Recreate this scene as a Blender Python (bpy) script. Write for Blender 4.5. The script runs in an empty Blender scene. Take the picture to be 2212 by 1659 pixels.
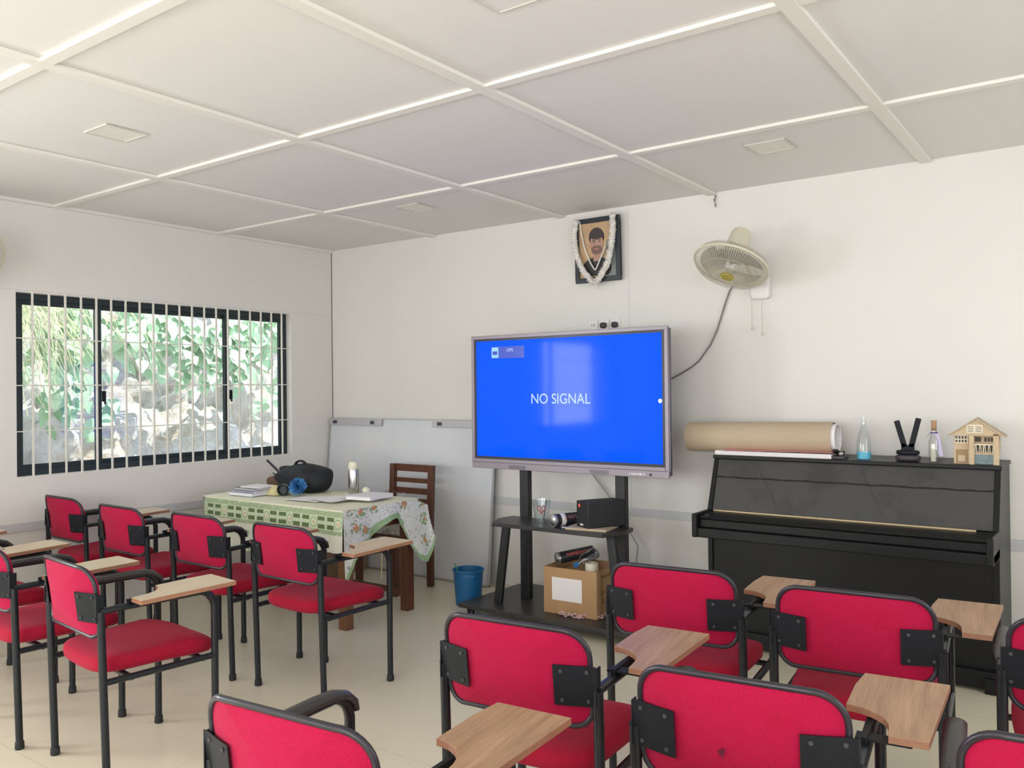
import bpy, bmesh, math, random
from mathutils import Vector, Matrix, Euler, noise
random.seed(7)
C = bpy.context.scene.collection
PI = math.pi
sc = bpy.context.scene

# ---------------------------------------------------------------- materials
def mat(name, col, rough=.5, metal=0, spec=.5, bump=None, bscale=80, emis=None, estr=1, alpha=None, trans=0, sheen=0, var=None, vscale=3):
    m = bpy.data.materials.new(name); m.use_nodes = True
    nt = m.node_tree; b = nt.nodes['Principled BSDF']
    b.inputs['Base Color'].default_value = (*col, 1)
    b.inputs['Roughness'].default_value = rough; b.inputs['Metallic'].default_value = metal
    b.inputs['Specular IOR Level'].default_value = spec
    if emis: b.inputs['Emission Color'].default_value = (*emis, 1); b.inputs['Emission Strength'].default_value = estr
    if trans: b.inputs['Transmission Weight'].default_value = trans
    if sheen: b.inputs['Sheen Weight'].default_value = sheen
    if alpha is not None: b.inputs['Alpha'].default_value = alpha
    if bump or var:
        tc = nt.nodes.new('ShaderNodeTexCoord')
    if bump:
        n = nt.nodes.new('ShaderNodeTexNoise'); n.inputs['Scale'].default_value = bscale; n.inputs['Detail'].default_value = 4
        nt.links.new(tc.outputs['Object'], n.inputs['Vector'])
        bp = nt.nodes.new('ShaderNodeBump'); bp.inputs['Strength'].default_value = bump; bp.inputs['Distance'].default_value = .01
        nt.links.new(n.outputs['Fac'], bp.inputs['Height']); nt.links.new(bp.outputs['Normal'], b.inputs['Normal'])
    if var:
        n2 = nt.nodes.new('ShaderNodeTexNoise'); n2.inputs['Scale'].default_value = vscale; n2.inputs['Detail'].default_value = 5
        nt.links.new(tc.outputs['Object'], n2.inputs['Vector'])
        mx = nt.nodes.new('ShaderNodeMix'); mx.data_type = 'RGBA'
        mx.inputs[6].default_value = (*col, 1); mx.inputs[7].default_value = (*var, 1)
        cr = nt.nodes.new('ShaderNodeValToRGB'); cr.color_ramp.elements[0].position = .35; cr.color_ramp.elements[1].position = .7
        nt.links.new(n2.outputs['Fac'], cr.inputs['Fac']); nt.links.new(cr.outputs['Color'], mx.inputs[0])
        nt.links.new(mx.outputs[2], b.inputs['Base Color'])
    return m

class NT:
    """tiny node builder"""
    def __init__(s, name):
        s.m = bpy.data.materials.new(name); s.m.use_nodes = True; s.t = s.m.node_tree
        s.b = s.t.nodes['Principled BSDF']
    def n(s, typ, **k):
        x = s.t.nodes.new(typ)
        for a, v in k.items(): setattr(x, a, v)
        return x
    def l(s, a, b): s.t.links.new(a, b)
    def math(s, op, a, b=None, c=None):
        x = s.n('ShaderNodeMath', operation=op)
        for i, v in enumerate((a, b, c)):
            if v is None: continue
            if isinstance(v, (int, float)): x.inputs[i].default_value = v
            else: s.l(v, x.inputs[i])
        return x.outputs[0]
    def mix(s, f, a, b):
        x = s.n('ShaderNodeMix', data_type='RGBA')
        for i, v in ((0, f), (6, a), (7, b)):
            if isinstance(v, (int, float)): x.inputs[i].default_value = v
            elif isinstance(v, tuple): x.inputs[i].default_value = (*v, 1)
            else: s.l(v, x.inputs[i])
        return x.outputs[2]
    def xyz(s):
        tc = s.n('ShaderNodeTexCoord'); sp = s.n('ShaderNodeSeparateXYZ'); s.l(tc.outputs['Object'], sp.inputs[0])
        return tc.outputs['Object'], sp.outputs[0], sp.outputs[1], sp.outputs[2]
    def noise(s, vec, scale, detail=3, rough=.5):
        x = s.n('ShaderNodeTexNoise'); x.inputs['Scale'].default_value = scale; x.inputs['Detail'].default_value = detail
        x.inputs['Roughness'].default_value = rough
        s.l(vec, x.inputs['Vector']); return x.outputs['Fac']
    def step(s, v, lo, hi):
        x = s.n('ShaderNodeMapRange'); x.inputs[1].default_value = lo; x.inputs[2].default_value = hi
        s.l(v, x.inputs[0]); return x.outputs[0]
    def bump(s, h, st, d=.01):
        x = s.n('ShaderNodeBump'); x.inputs['Strength'].default_value = st; x.inputs['Distance'].default_value = d
        s.l(h, x.inputs['Height']); s.l(x.outputs[0], s.b.inputs['Normal'])

def wood(name, c1, c2, axis='Y', scale=18, rough=.45, stretch=.08):
    w = NT(name); tc = w.n('ShaderNodeTexCoord'); mp = w.n('ShaderNodeMapping')
    mp.inputs['Scale'].default_value = (1, stretch, 1) if axis == 'Y' else ((stretch, 1, 1) if axis == 'X' else (1, 1, stretch))
    w.l(tc.outputs['Object'], mp.inputs[0])
    n1 = w.noise(mp.outputs[0], scale, 6, .6); n2 = w.noise(mp.outputs[0], scale * 6, 3)
    f = w.math('ADD', w.math('MULTIPLY', n1, .8), w.math('MULTIPLY', n2, .25))
    w.l(w.mix(w.step(f, .36, .7), c1, c2), w.b.inputs['Base Color'])
    w.b.inputs['Roughness'].default_value = rough
    return w.m

def wall_mat():
    w = NT('wall_paint'); v, x, y, z = w.xyz()
    # small scuffs and dirt low on the wall, thin panel joints
    d = w.noise(v, 9, 6, .7); d2 = w.noise(v, 1.6, 2)
    low = w.step(z, 1.0, .5)
    sc_ = w.math('MULTIPLY', w.math('MULTIPLY', w.step(d, .66, .76), w.step(d2, .5, .62)), w.math('MULTIPLY', low, .5))
    base = w.mix(w.step(w.noise(v, .9, 3), .35, .65), (.79, .775, .738), (.772, .758, .726))
    w.l(w.mix(sc_, base, (.38, .37, .36)), w.b.inputs['Base Color'])
    w.b.inputs['Roughness'].default_value = .55
    w.bump(w.noise(v, 60, 3), .04)
    return w.m

def floor_mat():
    w = NT('floor_tiles'); v, x, y, z = w.xyz()
    br = w.n('ShaderNodeTexBrick'); br.offset = 0; br.inputs['Scale'].default_value = 1
    br.inputs['Brick Width'].default_value = .9; br.inputs['Row Height'].default_value = .9; br.inputs['Mortar Size'].default_value = .0022
    br.inputs['Color1'].default_value = (1, 1, 1, 1); br.inputs['Color2'].default_value = (1, 1, 1, 1); br.inputs['Mortar'].default_value = (0, 0, 0, 1)
    w.l(v, br.inputs['Vector'])
    a = w.mix(w.step(w.noise(v, 1.1, 4), .35, .65), (.75, .69, .53), (.72, .66, .51))
    w.l(w.mix(w.math('MULTIPLY', w.math('SUBTRACT', 1.0, br.outputs['Fac']), 1), a, a), w.b.inputs['Base Color'])
    w.l(w.mix(w.math('MULTIPLY', br.outputs['Fac'], .35), a, (.3, .27, .2)), w.b.inputs['Base Color'])
    w.b.inputs['Roughness'].default_value = .30
    w.b.inputs['Specular IOR Level'].default_value = .45
    return w.m

def fabric(name, c, c2):
    w = NT(name); v, x, y, z = w.xyz()
    n1 = w.noise(v, 420, 2); n2 = w.noise(v, 5, 3)
    a = w.mix(w.step(n2, .3, .7), c, c2)
    w.l(w.mix(w.step(n1, .45, .75), a, tuple(k * .72 for k in c)), w.b.inputs['Base Color'])
    w.b.inputs['Roughness'].default_value = .9; w.b.inputs['Specular IOR Level'].default_value = .22; w.b.inputs['Sheen Weight'].default_value = .10
    w.b.inputs['Sheen Tint'].default_value = (1, .45, .6, 1)
    w.bump(n1, .25, .004)
    return w.m

def glass_thin(name, tint=(1, 1, 1), refl=.08, rough=.02):
    m = bpy.data.materials.new(name); m.use_nodes = True; t = m.node_tree; t.nodes.clear()
    o = t.nodes.new('ShaderNodeOutputMaterial'); a = t.nodes.new('ShaderNodeBsdfTransparent'); g = t.nodes.new('ShaderNodeBsdfGlossy')
    a.inputs[0].default_value = (*tint, 1); g.inputs['Roughness'].default_value = rough
    x = t.nodes.new('ShaderNodeMixShader'); lw = t.nodes.new('ShaderNodeLayerWeight'); lw.inputs[0].default_value = .25
    mr = t.nodes.new('ShaderNodeMapRange'); mr.inputs[3].default_value = refl; mr.inputs[4].default_value = min(1, refl + .35)
    t.links.new(lw.outputs['Facing'], mr.inputs[0]); t.links.new(mr.outputs[0], x.inputs[0])
    t.links.new(a.outputs[0], x.inputs[1]); t.links.new(g.outputs[0], x.inputs[2]); t.links.new(x.outputs[0], o.inputs[0])
    return m

def cloth_mat():
    # near drop: cream cloth, green printed border of bars and roundels along the top edge, small motifs below
    w = NT('tablecloth_border'); v, x, y, z = w.xyz()
    cream = (.78, .79, .68)
    gl = (.36, .48, .27); gd = (.12, .19, .075); gm = (.30, .46, .22)
    zz = w.math('SUBTRACT', 0, z)                       # depth below table edge
    inb = w.math('MULTIPLY', w.step(zz, .004, .007), w.step(zz, .152, .149))
    c = w.mix(inb, cream, (.60, .70, .50))
    edge1 = w.math('MULTIPLY', w.step(zz, .006, .008), w.step(zz, .040, .037))
    edge2 = w.math('MULTIPLY', w.step(zz, .124, .127), w.step(zz, .150, .148))
    c = w.mix(edge1, c, gl); c = w.mix(edge2, c, gl)
    u = w.math('SUBTRACT', w.math('FRACT', w.math('DIVIDE', w.math('ADD', x, 10.0), .23)), .5)
    au = w.math('ABSOLUTE', u)
    bars = w.math('MULTIPLY', w.step(au, .20, .21), w.step(au, .47, .46))
    bars = w.math('MULTIPLY', w.math('GREATER_THAN', au, .16), w.math('LESS_THAN', au, .45))
    s1 = w.math('MULTIPLY', w.step(zz, .043, .046), w.step(zz, .071, .068))
    s2 = w.math('MULTIPLY', w.step(zz, .091, .094), w.step(zz, .121, .118))
    bm_ = w.math('MULTIPLY', bars, w.math('MAXIMUM', s1, s2)); sq = w.noise(v, 130, 2); c = w.mix(w.math('MULTIPLY', inb, w.step(sq, .58, .64)), c, (.68, .75, .58)); c = w.mix(bm_, c, gd)
    # roundels
    du = w.math('MULTIPLY', u, .23); dz = w.math('SUBTRACT', zz, .082)
    r = w.math('SQRT', w.math('ADD', w.math('MULTIPLY', du, du), w.math('MULTIPLY', dz, dz)))
    ring = w.math('MULTIPLY', w.math('GREATER_THAN', r, .024), w.math('LESS_THAN', r, .031))
    c = w.mix(w.math('LESS_THAN', r, .034), c, (.72, .76, .56)); c = w.mix(ring, c, gm)
    c = w.mix(w.math('LESS_THAN', r, .010), c, (.72, .52, .38))
    # small motifs below the border
    vo = w.n('ShaderNodeTexVoronoi'); vo.inputs['Scale'].default_value = 5.2; vo.inputs['Randomness'].default_value = .35
    w.l(v, vo.inputs['Vector'])
    mot = w.math('MULTIPLY', w.math('LESS_THAN', vo.outputs['Distance'], .20), w.math('MULTIPLY', w.step(w.noise(v, 70, 3), .5, .56), w.math('GREATER_THAN', zz, .19)))
    c = w.mix(mot, c, (.22, .36, .16))
    topc = w.mix(w.step(w.noise(v, 5, 4), .45, .65), (.83, .82, .64), (.76, .76, .52))
    c = w.mix(w.math('LESS_THAN', zz, .003), c, topc)
    w.l(c, w.b.inputs['Base Color']); w.b.inputs['Roughness'].default_value = .6
    return w.m

def cloth_floral():
    w = NT('tablecloth_floral'); v, x, y, z = w.xyz()
    c = w.mix(w.step(w.noise(v, 6, 2), .4, .6), (.76, .77, .70), (.70, .71, .70))
    vo = w.n('ShaderNodeTexVoronoi'); vo.inputs['Scale'].default_value = 9; w.l(v, vo.inputs['Vector'])
    d = vo.outputs['Distance']
    nz = w.noise(v, 42, 3)
    c = w.mix(w.math('MULTIPLY', w.math('LESS_THAN', d, .42), w.step(nz, .50, .54)), c, (.24, .38, .20))
    c = w.mix(w.math('MULTIPLY', w.math('LESS_THAN', d, .24), w.step(w.noise(v, 30, 1), .46, .50)), c, (.60, .26, .12))
    ln = w.noise(v, 25, 1); c = w.mix(w.math('LESS_THAN', w.math('ABSOLUTE', w.math('SUBTRACT', ln, .5)), .012), c, (.34, .36, .32))
    # green hem stripe
    zz = w.math('SUBTRACT', 0, z)
    w.l(c, w.b.inputs['Base Color']); w.b.inputs['Roughness'].default_value = .6
    return w.m

def stained(name, c1, c2, sc1=4, thr=(.5, .6)):
    w = NT(name); v, x, y, z = w.xyz()
    w.l(w.mix(w.step(w.noise(v, sc1, 5, .65), *thr), c1, c2), w.b.inputs['Base Color'])
    w.b.inputs['Roughness'].default_value = .6
    return w.m

MT = {}
MT['wall'] = wall_mat()
MT['floor'] = floor_mat()
MT['ceil'] = mat('ceiling_paint', (.78, .765, .755), .6, bump=.03, bscale=50)
MT['batten'] = mat('batten_paint', (.82, .80, .76), .5)
MT['dado'] = mat('dado_grey', (.58, .59, .62), .5)
MT['black_metal'] = mat('black_tube', (.009, .012, .017), .34, spec=.4, bump=.05, bscale=40)
MT['black_plate'] = mat('black_plate', (.008, .010, .014), .55, spec=.25, bump=.03)
MT['black_plastic'] = mat('black_armpad', (.035, .035, .038), .42, bump=.12, bscale=120)
MT['boltm'] = mat('bolt_metal', (.05, .05, .055), .5, metal=.3)
MT['worn'] = mat('worn_fabric', (.09, .008, .025), .9)
MT['trim'] = mat('black_edging', (.02, .018, .026), .35)
MT['rubber'] = mat('rubber', (.015, .016, .02), .7)
MT['steel'] = mat('steel', (.6, .6, .6), .3, metal=1)
MT['red'] = fabric('red_fabric', (.39, .004, .042), (.43, .005, .054))
MT['redseat'] = fabric('red_seat_fabric', (.37, .006, .030), (.34, .006, .027))
MT['tab'] = wood('tablet_laminate', (.47, .29, .17), (.27, .145, .075), 'Y', 48, .36, .045)
MT['tab_light'] = wood('tablet_laminate_pale', (.58, .46, .33), (.49, .37, .25), 'Y', 48, .33, .05)
MT['tab_edge'] = wood('tablet_edge', (.36, .18, .10), (.26, .12, .07), 'Y', 20, .5)
MT['teak'] = wood('dark_teak', (.13, .045, .022), (.075, .024, .012), 'Z', 14, .4)
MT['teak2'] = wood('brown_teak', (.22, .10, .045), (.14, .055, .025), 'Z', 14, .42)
MT['alu'] = mat('grey_rail', (.50, .50, .52), .4, metal=.3)
MT['white_board'] = stained('whiteboard_surface', (.66, .68, .73), (.70, .70, .71), 1.2)
MT['white_board'].node_tree.nodes['Principled BSDF'].inputs['Roughness'].default_value = .16
MT['tvgrey'] = mat('screen_bezel', (.30, .27, .31), .38, metal=.35)
MT['tvdark'] = mat('screen_bezel_dark', (.03, .032, .05), .3)
MT['tvside'] = mat('screen_side', (.10, .105, .14), .35)
MT['white'] = mat('white_print', (.85, .87, .9), .5)
MT['cardboard'] = mat('cardboard', (.46, .28, .14), .8, bump=.05, bscale=30, var=(.40, .24, .12), vscale=5)
MT['cardboard2'] = mat('cardboard_dull', (.30, .20, .13), .85, var=(.26, .17, .11), vscale=5)
MT['print'] = mat('box_print', (.22, .11, .05), .8)
MT['blue_plastic'] = mat('blue_plastic', (.012, .12, .30), .4)
MT['green_plastic'] = mat('green_plastic', (.04, .32, .14), .4)
MT['standblk'] = mat('stand_black', (.014, .015, .018), .45, bump=.05, bscale=150)
MT['standshelf'] = mat('stand_shelf_black', (.035, .034, .034), .38, bump=.04, bscale=150)
MT['piano'] = mat('piano_black', (.006, .007, .008), .38, spec=.28)
MT['piano_panel'] = stained('piano_panel_black', (.055, .054, .056), (.04, .041, .044), 3)
MT['piano_panel'].node_tree.nodes['Principled BSDF'].inputs['Roughness'].default_value = .22
MT['piano_line'] = mat('piano_scuff', (.016, .016, .018), .6, spec=.2)
MT['refl_paint'] = mat('piano_reflection_paint', (.034, .033, .034), .5)  # flat tone for the reflections painted on the sloping panel
MT['brass'] = mat('brass_strip', (.50, .40, .24), .35, metal=.8)
MT['kraft'] = mat('kraft_paper', (.52, .42, .30), .7, var=(.48, .385, .27), vscale=2)
MT['paper'] = mat('paper', (.84, .82, .83), .7)
MT['paper_pink'] = mat('pink_paper', (.80, .28, .34), .7)
MT['paper_cream'] = mat('cream_paper', (.80, .76, .62), .7)
MT['bluefluid'] = mat('blue_liquid', (.16, .58, .78), .15, spec=.6)
MT['clear'] = glass_thin('clear_plastic', (.93, .96, .97), .06, .05)
MT['glass'] = glass_thin('bottle_glass', (.90, .92, .93), .12, .02)
MT['pane'] = glass_thin('window_glass', (.97, .98, .98), .03, .01)
MT['cork'] = mat('cork', (.45, .27, .15), .8, bump=.2, bscale=150)
MT['purple'] = mat('purple_ribbon', (.10, .07, .28), .6)
MT['lilac'] = mat('lilac_card', (.55, .50, .68), .6)
MT['ply'] = mat('plywood', (.60, .47, .31), .6, var=(.54, .41, .26), vscale=20)
MT['plydark'] = mat('plywood_dark', (.36, .24, .13), .7)
MT['stick'] = mat('pale_sticks', (.78, .70, .55), .6)
MT['hole'] = mat('dark_opening', (.10, .085, .07), .8)
MT['paleblue'] = mat('pale_blue_card', (.36, .48, .50), .6, var=(.20, .28, .27), vscale=30)
MT['fan'] = mat('fan_cream', (.72, .67, .54), .4)
MT['fanwire'] = mat('fan_wire', (.62, .58, .47), .35, metal=.2)
MT['blade'] = mat('fan_blade', (.42, .41, .38), .35, alpha=.8)
MT['gold'] = mat('gold_badge', (.62, .52, .14), .3, metal=.5)
MT['cable'] = mat('grey_cable', (.22, .20, .18), .6)
MT['cablewhite'] = mat('white_cable', (.42, .40, .39), .6)
MT['cord'] = mat('pull_cord', (.60, .57, .50), .6)
MT['socket'] = mat('socket_white', (.80, .78, .77), .4)
MT['plug'] = mat('plug_dark', (.05, .04, .05), .5)
MT['winblack'] = mat('window_black', (.025, .038, .045), .4, metal=.2)
MT['bar'] = mat('grille_paint', (.80, .78, .71), .45)
MT['cloth'] = cloth_mat(); MT['floral'] = cloth_floral()
MT['hem'] = mat('green_hem', (.34, .48, .27), .6, var=(.24, .38, .18), vscale=40)
MT['cream'] = mat('cream_cloth', (.80, .79, .66), .6)
MT['bag'] = mat('black_bag_nylon', (.010, .012, .017), .7, bump=.4, bscale=14)
MT['bluetinsel'] = mat('blue_tinsel', (.06, .28, .62), .45, var=(.18, .48, .80), vscale=40)
MT['yellowcloth'] = mat('yellow_cloth', (.70, .62, .34), .7)
MT['dkgreen'] = mat('dark_green_rubber', (.03, .045, .045), .4)
MT['brownleather'] = mat('brown_leather', (.12, .06, .035), .6)
MT['mist'] = mat('brushed_steel', (.55, .54, .52), .24, metal=1)
MT['creamplastic'] = mat('cream_plastic', (.80, .77, .62), .4)
MT['bookblue'] = mat('book_cover_blue', (.48, .50, .70), .5)
MT['bookdark'] = mat('book_cover_dark', (.10, .10, .11), .5)
MT['frame'] = mat('picture_frame_black', (.012, .02, .03), .35)
MT['ptan'] = mat('print_tan', (.58, .40, .22), .5, var=(.45, .30, .18), vscale=12)
MT['pskin'] = mat('print_skin', (.52, .31, .23), .5, var=(.40, .22, .17), vscale=25)
MT['phair'] = mat('print_hair', (.045, .03, .03), .5)
MT['pbeard'] = mat('print_beard', (.20, .11, .09), .5)
MT['pshirt'] = mat('print_shirt', (.03, .03, .035), .5)
MT['pgrey'] = mat('print_grey', (.22, .25, .24), .5)
MT['garland'] = mat('garland_white', (.82, .79, .76), .8, sheen=.3)
MT['lampframe'] = mat('lamp_frame', (.62, .60, .55), .5)
MT['lampdiff'] = mat('lamp_diffuser', (.80, .78, .73), .35)
MT['redp'] = mat('red_plastic', (.55, .05, .05), .4)
MT['redled'] = mat('red_lamp', (.5, .03, .02), .4, emis=(1, .08, .03), estr=1.5)
MT['silver'] = mat('silver_cap', (.45, .46, .48), .35, metal=.7)
MT['tube_art'] = mat('carton_dark', (.022, .022, .026), .45)
MT['tube_redprint'] = mat('carton_red_print', (.50, .10, .09), .5)
MT['tube_pinkprint'] = mat('carton_pink_print', (.28, .12, .14), .5)
MT['pinkfluff'] = mat('pink_fluff', (.62, .42, .40), .9)
MT['water'] = glass_thin('pet_plastic', (.66, .70, .78), .28, .15)
MT['bluecap'] = mat('blue_cap', (.04, .20, .50), .4)
MT['concrete'] = mat('outside_ground', (.45, .42, .38), .9)

def screen_mat():
    w = NT('screen_blue')
    w.b.inputs['Base Color'].default_value = (.002, .004, .02, 1); w.b.inputs['Roughness'].default_value = .07
    w.b.inputs['Specular IOR Level'].default_value = .09
    w.b.inputs['Emission Color'].default_value = (.0015, .085, 1, 1); w.b.inputs['Emission Strength'].default_value = 1.0
    return w.m
MT['screen'] = screen_mat()
MT['stext'] = mat('screen_text', (.02, .02, .02), .3, emis=(.42, .58, 1), estr=.9)
MT['stext2'] = mat('screen_icon', (.02, .02, .02), .3, emis=(.30, .62, .95), estr=.85)
MT['spanel'] = mat('screen_panel', (.01, .01, .02), .3, emis=(.018, .06, .48), estr=.9)

def bank_mat():
    w = NT('earth_bank'); v, x, y, z = w.xyz()
    a = w.mix(w.step(w.noise(v, 2.2, 5, .6), .38, .62), (.74, .73, .75), (.66, .56, .44))
    a = w.mix(w.step(w.noise(v, 16, 6, .75), .42, .66), a, (.88, .88, .90))
    a = w.mix(w.step(w.noise(v, 5, 6, .75), .60, .68), a, (.42, .38, .34))
    w.l(a, w.b.inputs['Base Color']); w.b.inputs['Roughness'].default_value = .95
    w.bump(w.noise(v, 22, 6, .7), .9, .05)
    return w.m
MT['bank'] = bank_mat()
MT['leaf'] = mat('leaf_green', (.34, .56, .34), .5, var=(.52, .70, .52), vscale=2.5)
MT['dryleaf'] = mat('dry_grass', (.62, .62, .42), .7, var=(.48, .55, .30), vscale=3)

SW, SF, SP = .9654, 1.0309, .98      # measured scales: shell, floor things, piano
CO, CN = Vector((6.0372, -5.438, 1.4787)), Vector((5.828, -5.250, 1.5244))
def remap(o, s):
    o.location = CN + (Vector(o.location) - CO) * s; o.scale = (s, s, s)
def wz(z): return CN.z + (z - CO.z) * SW
# ---------------------------------------------------------------- mesh builder
class M:
    def __init__(s): s.v = []; s.f = []; s.mi = []; s.c = 0
    def add(s, vs, fs):
        o = len(s.v); s.v += [tuple(v) for v in vs]
        for f in fs: s.f.append([i + o for i in f]); s.mi.append(s.c)
        return s
    def box(s, x0, x1, y0, y1, z0, z1):
        vs = [(x, y, z) for x in (x0, x1) for y in (y0, y1) for z in (z0, z1)]
        return s.add(vs, [(0, 1, 3, 2), (4, 6, 7, 5), (0, 4, 5, 1), (2, 3, 7, 6), (0, 2, 6, 4), (1, 5, 7, 3)])
    def cbox(s, c, d, R=None):
        c = Vector(c); vs = []
        for x in (-.5, .5):
            for y in (-.5, .5):
                for z in (-.5, .5):
                    p = Vector((x * d[0], y * d[1], z * d[2]))
                    if R: p = R @ p
                    vs.append(c + p)
        return s.add(vs, [(0, 1, 3, 2), (4, 6, 7, 5), (0, 4, 5, 1), (2, 3, 7, 6), (0, 2, 6, 4), (1, 5, 7, 3)])
    def bar(s, p, q, w, h, side=None):
        p, q = Vector(p), Vector(q); d = (q - p); L = d.length; d.normalize()
        sd = Vector(side) if side else (Vector((0, 0, 1)).cross(d) if abs(d.z) < .95 else Vector((1, 0, 0)))
        sd = (sd - d * sd.dot(d)).normalized(); up = d.cross(sd)
        R = Matrix((sd, d, up)).transposed()
        return s.cbox((p + q) / 2, (w, L, h), R)
    def tube(s, path, r, seg=12, closed=False, rx=None, up=None):
        P = [Vector(p) for p in path]; n = len(P); rs = r if isinstance(r, (list, tuple)) else [r] * n
        T = []
        for i in range(n):
            a = P[(i - 1) % n] if (closed or i > 0) else P[i]; b = P[(i + 1) % n] if (closed or i < n - 1) else P[i]
            T.append((b - a).normalized())
        u = Vector(up) if up else (Vector((0, 0, 1)) if abs(T[0].z) < .9 else Vector((1, 0, 0)))
        vs = []
        for i in range(n):
            u = (u - T[i] * u.dot(T[i]))
            if u.length < 1e-5: u = Vector((1, .1, .2)); u = u - T[i] * u.dot(T[i])
            u.normalize(); w = T[i].cross(u)
            for k in range(seg):
                a = 2 * PI * k / seg
                vs.append(P[i] + u * math.cos(a) * rs[i] + w * math.sin(a) * (rs[i] * (rx or 1)))
        fs = []
        m = n if closed else n - 1
        for i in range(m):
            for k in range(seg):
                j = (i + 1) % n
                fs.append((i * seg + k, i * seg + (k + 1) % seg, j * seg + (k + 1) % seg, j * seg + k))
        if not closed:
            fs.append(tuple(range(seg))[::-1]); fs.append(tuple((n - 1) * seg + k for k in range(seg)))
        return s.add(vs, fs)
    def cyl(s, p, q, r, seg=20, r2=None):
        return s.tube([p, q], [r, r if r2 is None else r2], seg)
    def lathe(s, prof, c=(0, 0, 0), seg=28, R=None, close=True):
        c = Vector(c); vs = []
        for r, z in prof:
            for k in range(seg):
                a = 2 * PI * k / seg; p = Vector((r * math.cos(a), r * math.sin(a), z))
                if R: p = R @ p
                vs.append(c + p)
        fs = []
        for i in range(len(prof) - 1):
            for k in range(seg):
                fs.append((i * seg + k, i * seg + (k + 1) % seg, (i + 1) * seg + (k + 1) % seg, (i + 1) * seg + k))
        if close:
            if prof[0][0] > 1e-6: fs.append(tuple(range(seg))[::-1])
            if prof[-1][0] > 1e-6: fs.append(tuple((len(prof) - 1) * seg + k for k in range(seg)))
        return s.add(vs, fs)
    def prism(s, out, a, b, fn):
        """out: 2D outline; fn(u,v,h)->3D"""
        n = len(out); vs = [fn(u, v, a) for u, v in out] + [fn(u, v, b) for u, v in out]
        fs = [tuple(range(n))[::-1], tuple(range(n, 2 * n))] + [(i, (i + 1) % n, n + (i + 1) % n, n + i) for i in range(n)]
        return s.add(vs, fs)
    def sheet(s, fn, nu, nv, th=0, d=None):
        """fn(u,v) u,v in 0..1; th thickness along direction d or z"""
        vs = [Vector(fn(i / nu, j / nv)) for i in range(nu + 1) for j in range(nv + 1)]
        q = lambda i, j: i * (nv + 1) + j
        fs = [(q(i, j), q(i + 1, j), q(i + 1, j + 1), q(i, j + 1)) for i in range(nu) for j in range(nv)]
        if th:
            n = len(vs); off = Vector(d or (0, 0, -1)) * th
            vs += [v + off for v in vs]; fs += [tuple(n + k for k in f[::-1]) for f in fs]
            for i in range(nu):
                fs.append((q(i + 1, 0), q(i, 0), n + q(i, 0), n + q(i + 1, 0))); fs.append((q(i, nv), q(i + 1, nv), n + q(i + 1, nv), n + q(i, nv)))
            for j in range(nv):
                fs.append((q(0, j), q(0, j + 1), n + q(0, j + 1), n + q(0, j))); fs.append((q(nu, j + 1), q(nu, j), n + q(nu, j), n + q(nu, j + 1)))
        return s.add(vs, fs)
    def superq(s, c, a, e1, e2, nu=28, nv=14, fn=None):
        sp = lambda t, e: math.copysign(abs(t) ** e, t)
        vs = []
        for j in range(nv + 1):
            ph = -PI / 2 + PI * j / nv
            for i in range(nu):
                th = 2 * PI * i / nu
                p = Vector((a[0] * sp(math.cos(ph), e1) * sp(math.cos(th), e2), a[1] * sp(math.cos(ph), e1) * sp(math.sin(th), e2), a[2] * sp(math.sin(ph), e1)))
                if fn: p = fn(p)
                vs.append(Vector(c) + p)
        fs = [(j * nu + i, j * nu + (i + 1) % nu, (j + 1) * nu + (i + 1) % nu, (j + 1) * nu + i) for j in range(nv) for i in range(nu)]
        return s.add(vs, fs)
    def build(s, name, mats, parent=None, smooth=True, bevel=0, loc=None, angle=40, fixn=True):
        me = bpy.data.meshes.new(name); me.from_pydata(s.v, [], s.f)
        if not isinstance(mats, (list, tuple)): mats = [mats]
        for m in mats: me.materials.append(MT[m] if isinstance(m, str) else m)
        me.polygons.foreach_set('material_index', s.mi)
        if fixn:
            bm = bmesh.new(); bm.from_mesh(me); bmesh.ops.remove_doubles(bm, verts=bm.verts, dist=1e-6)
            bmesh.ops.recalc_face_normals(bm, faces=bm.faces); bm.to_mesh(me); bm.free()
        if smooth:
            me.polygons.foreach_set('use_smooth', [True] * len(me.polygons)); me.set_sharp_from_angle(angle=math.radians(angle))
        me.update()
        o = bpy.data.objects.new(name, me); C.objects.link(o)
        if parent: o.parent = parent
        if loc: o.location = loc
        if bevel:
            b = o.modifiers.new('bevel', 'BEVEL'); b.width = bevel; b.segments = 2; b.limit_method = 'ANGLE'; b.angle_limit = math.radians(50)
        return o

def arc(c, r, a0, a1, n, fn):
    return [fn(c[0] + r * math.cos(a0 + (a1 - a0) * i / n), c[1] + r * math.sin(a0 + (a1 - a0) * i / n)) for i in range(n + 1)]

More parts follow.
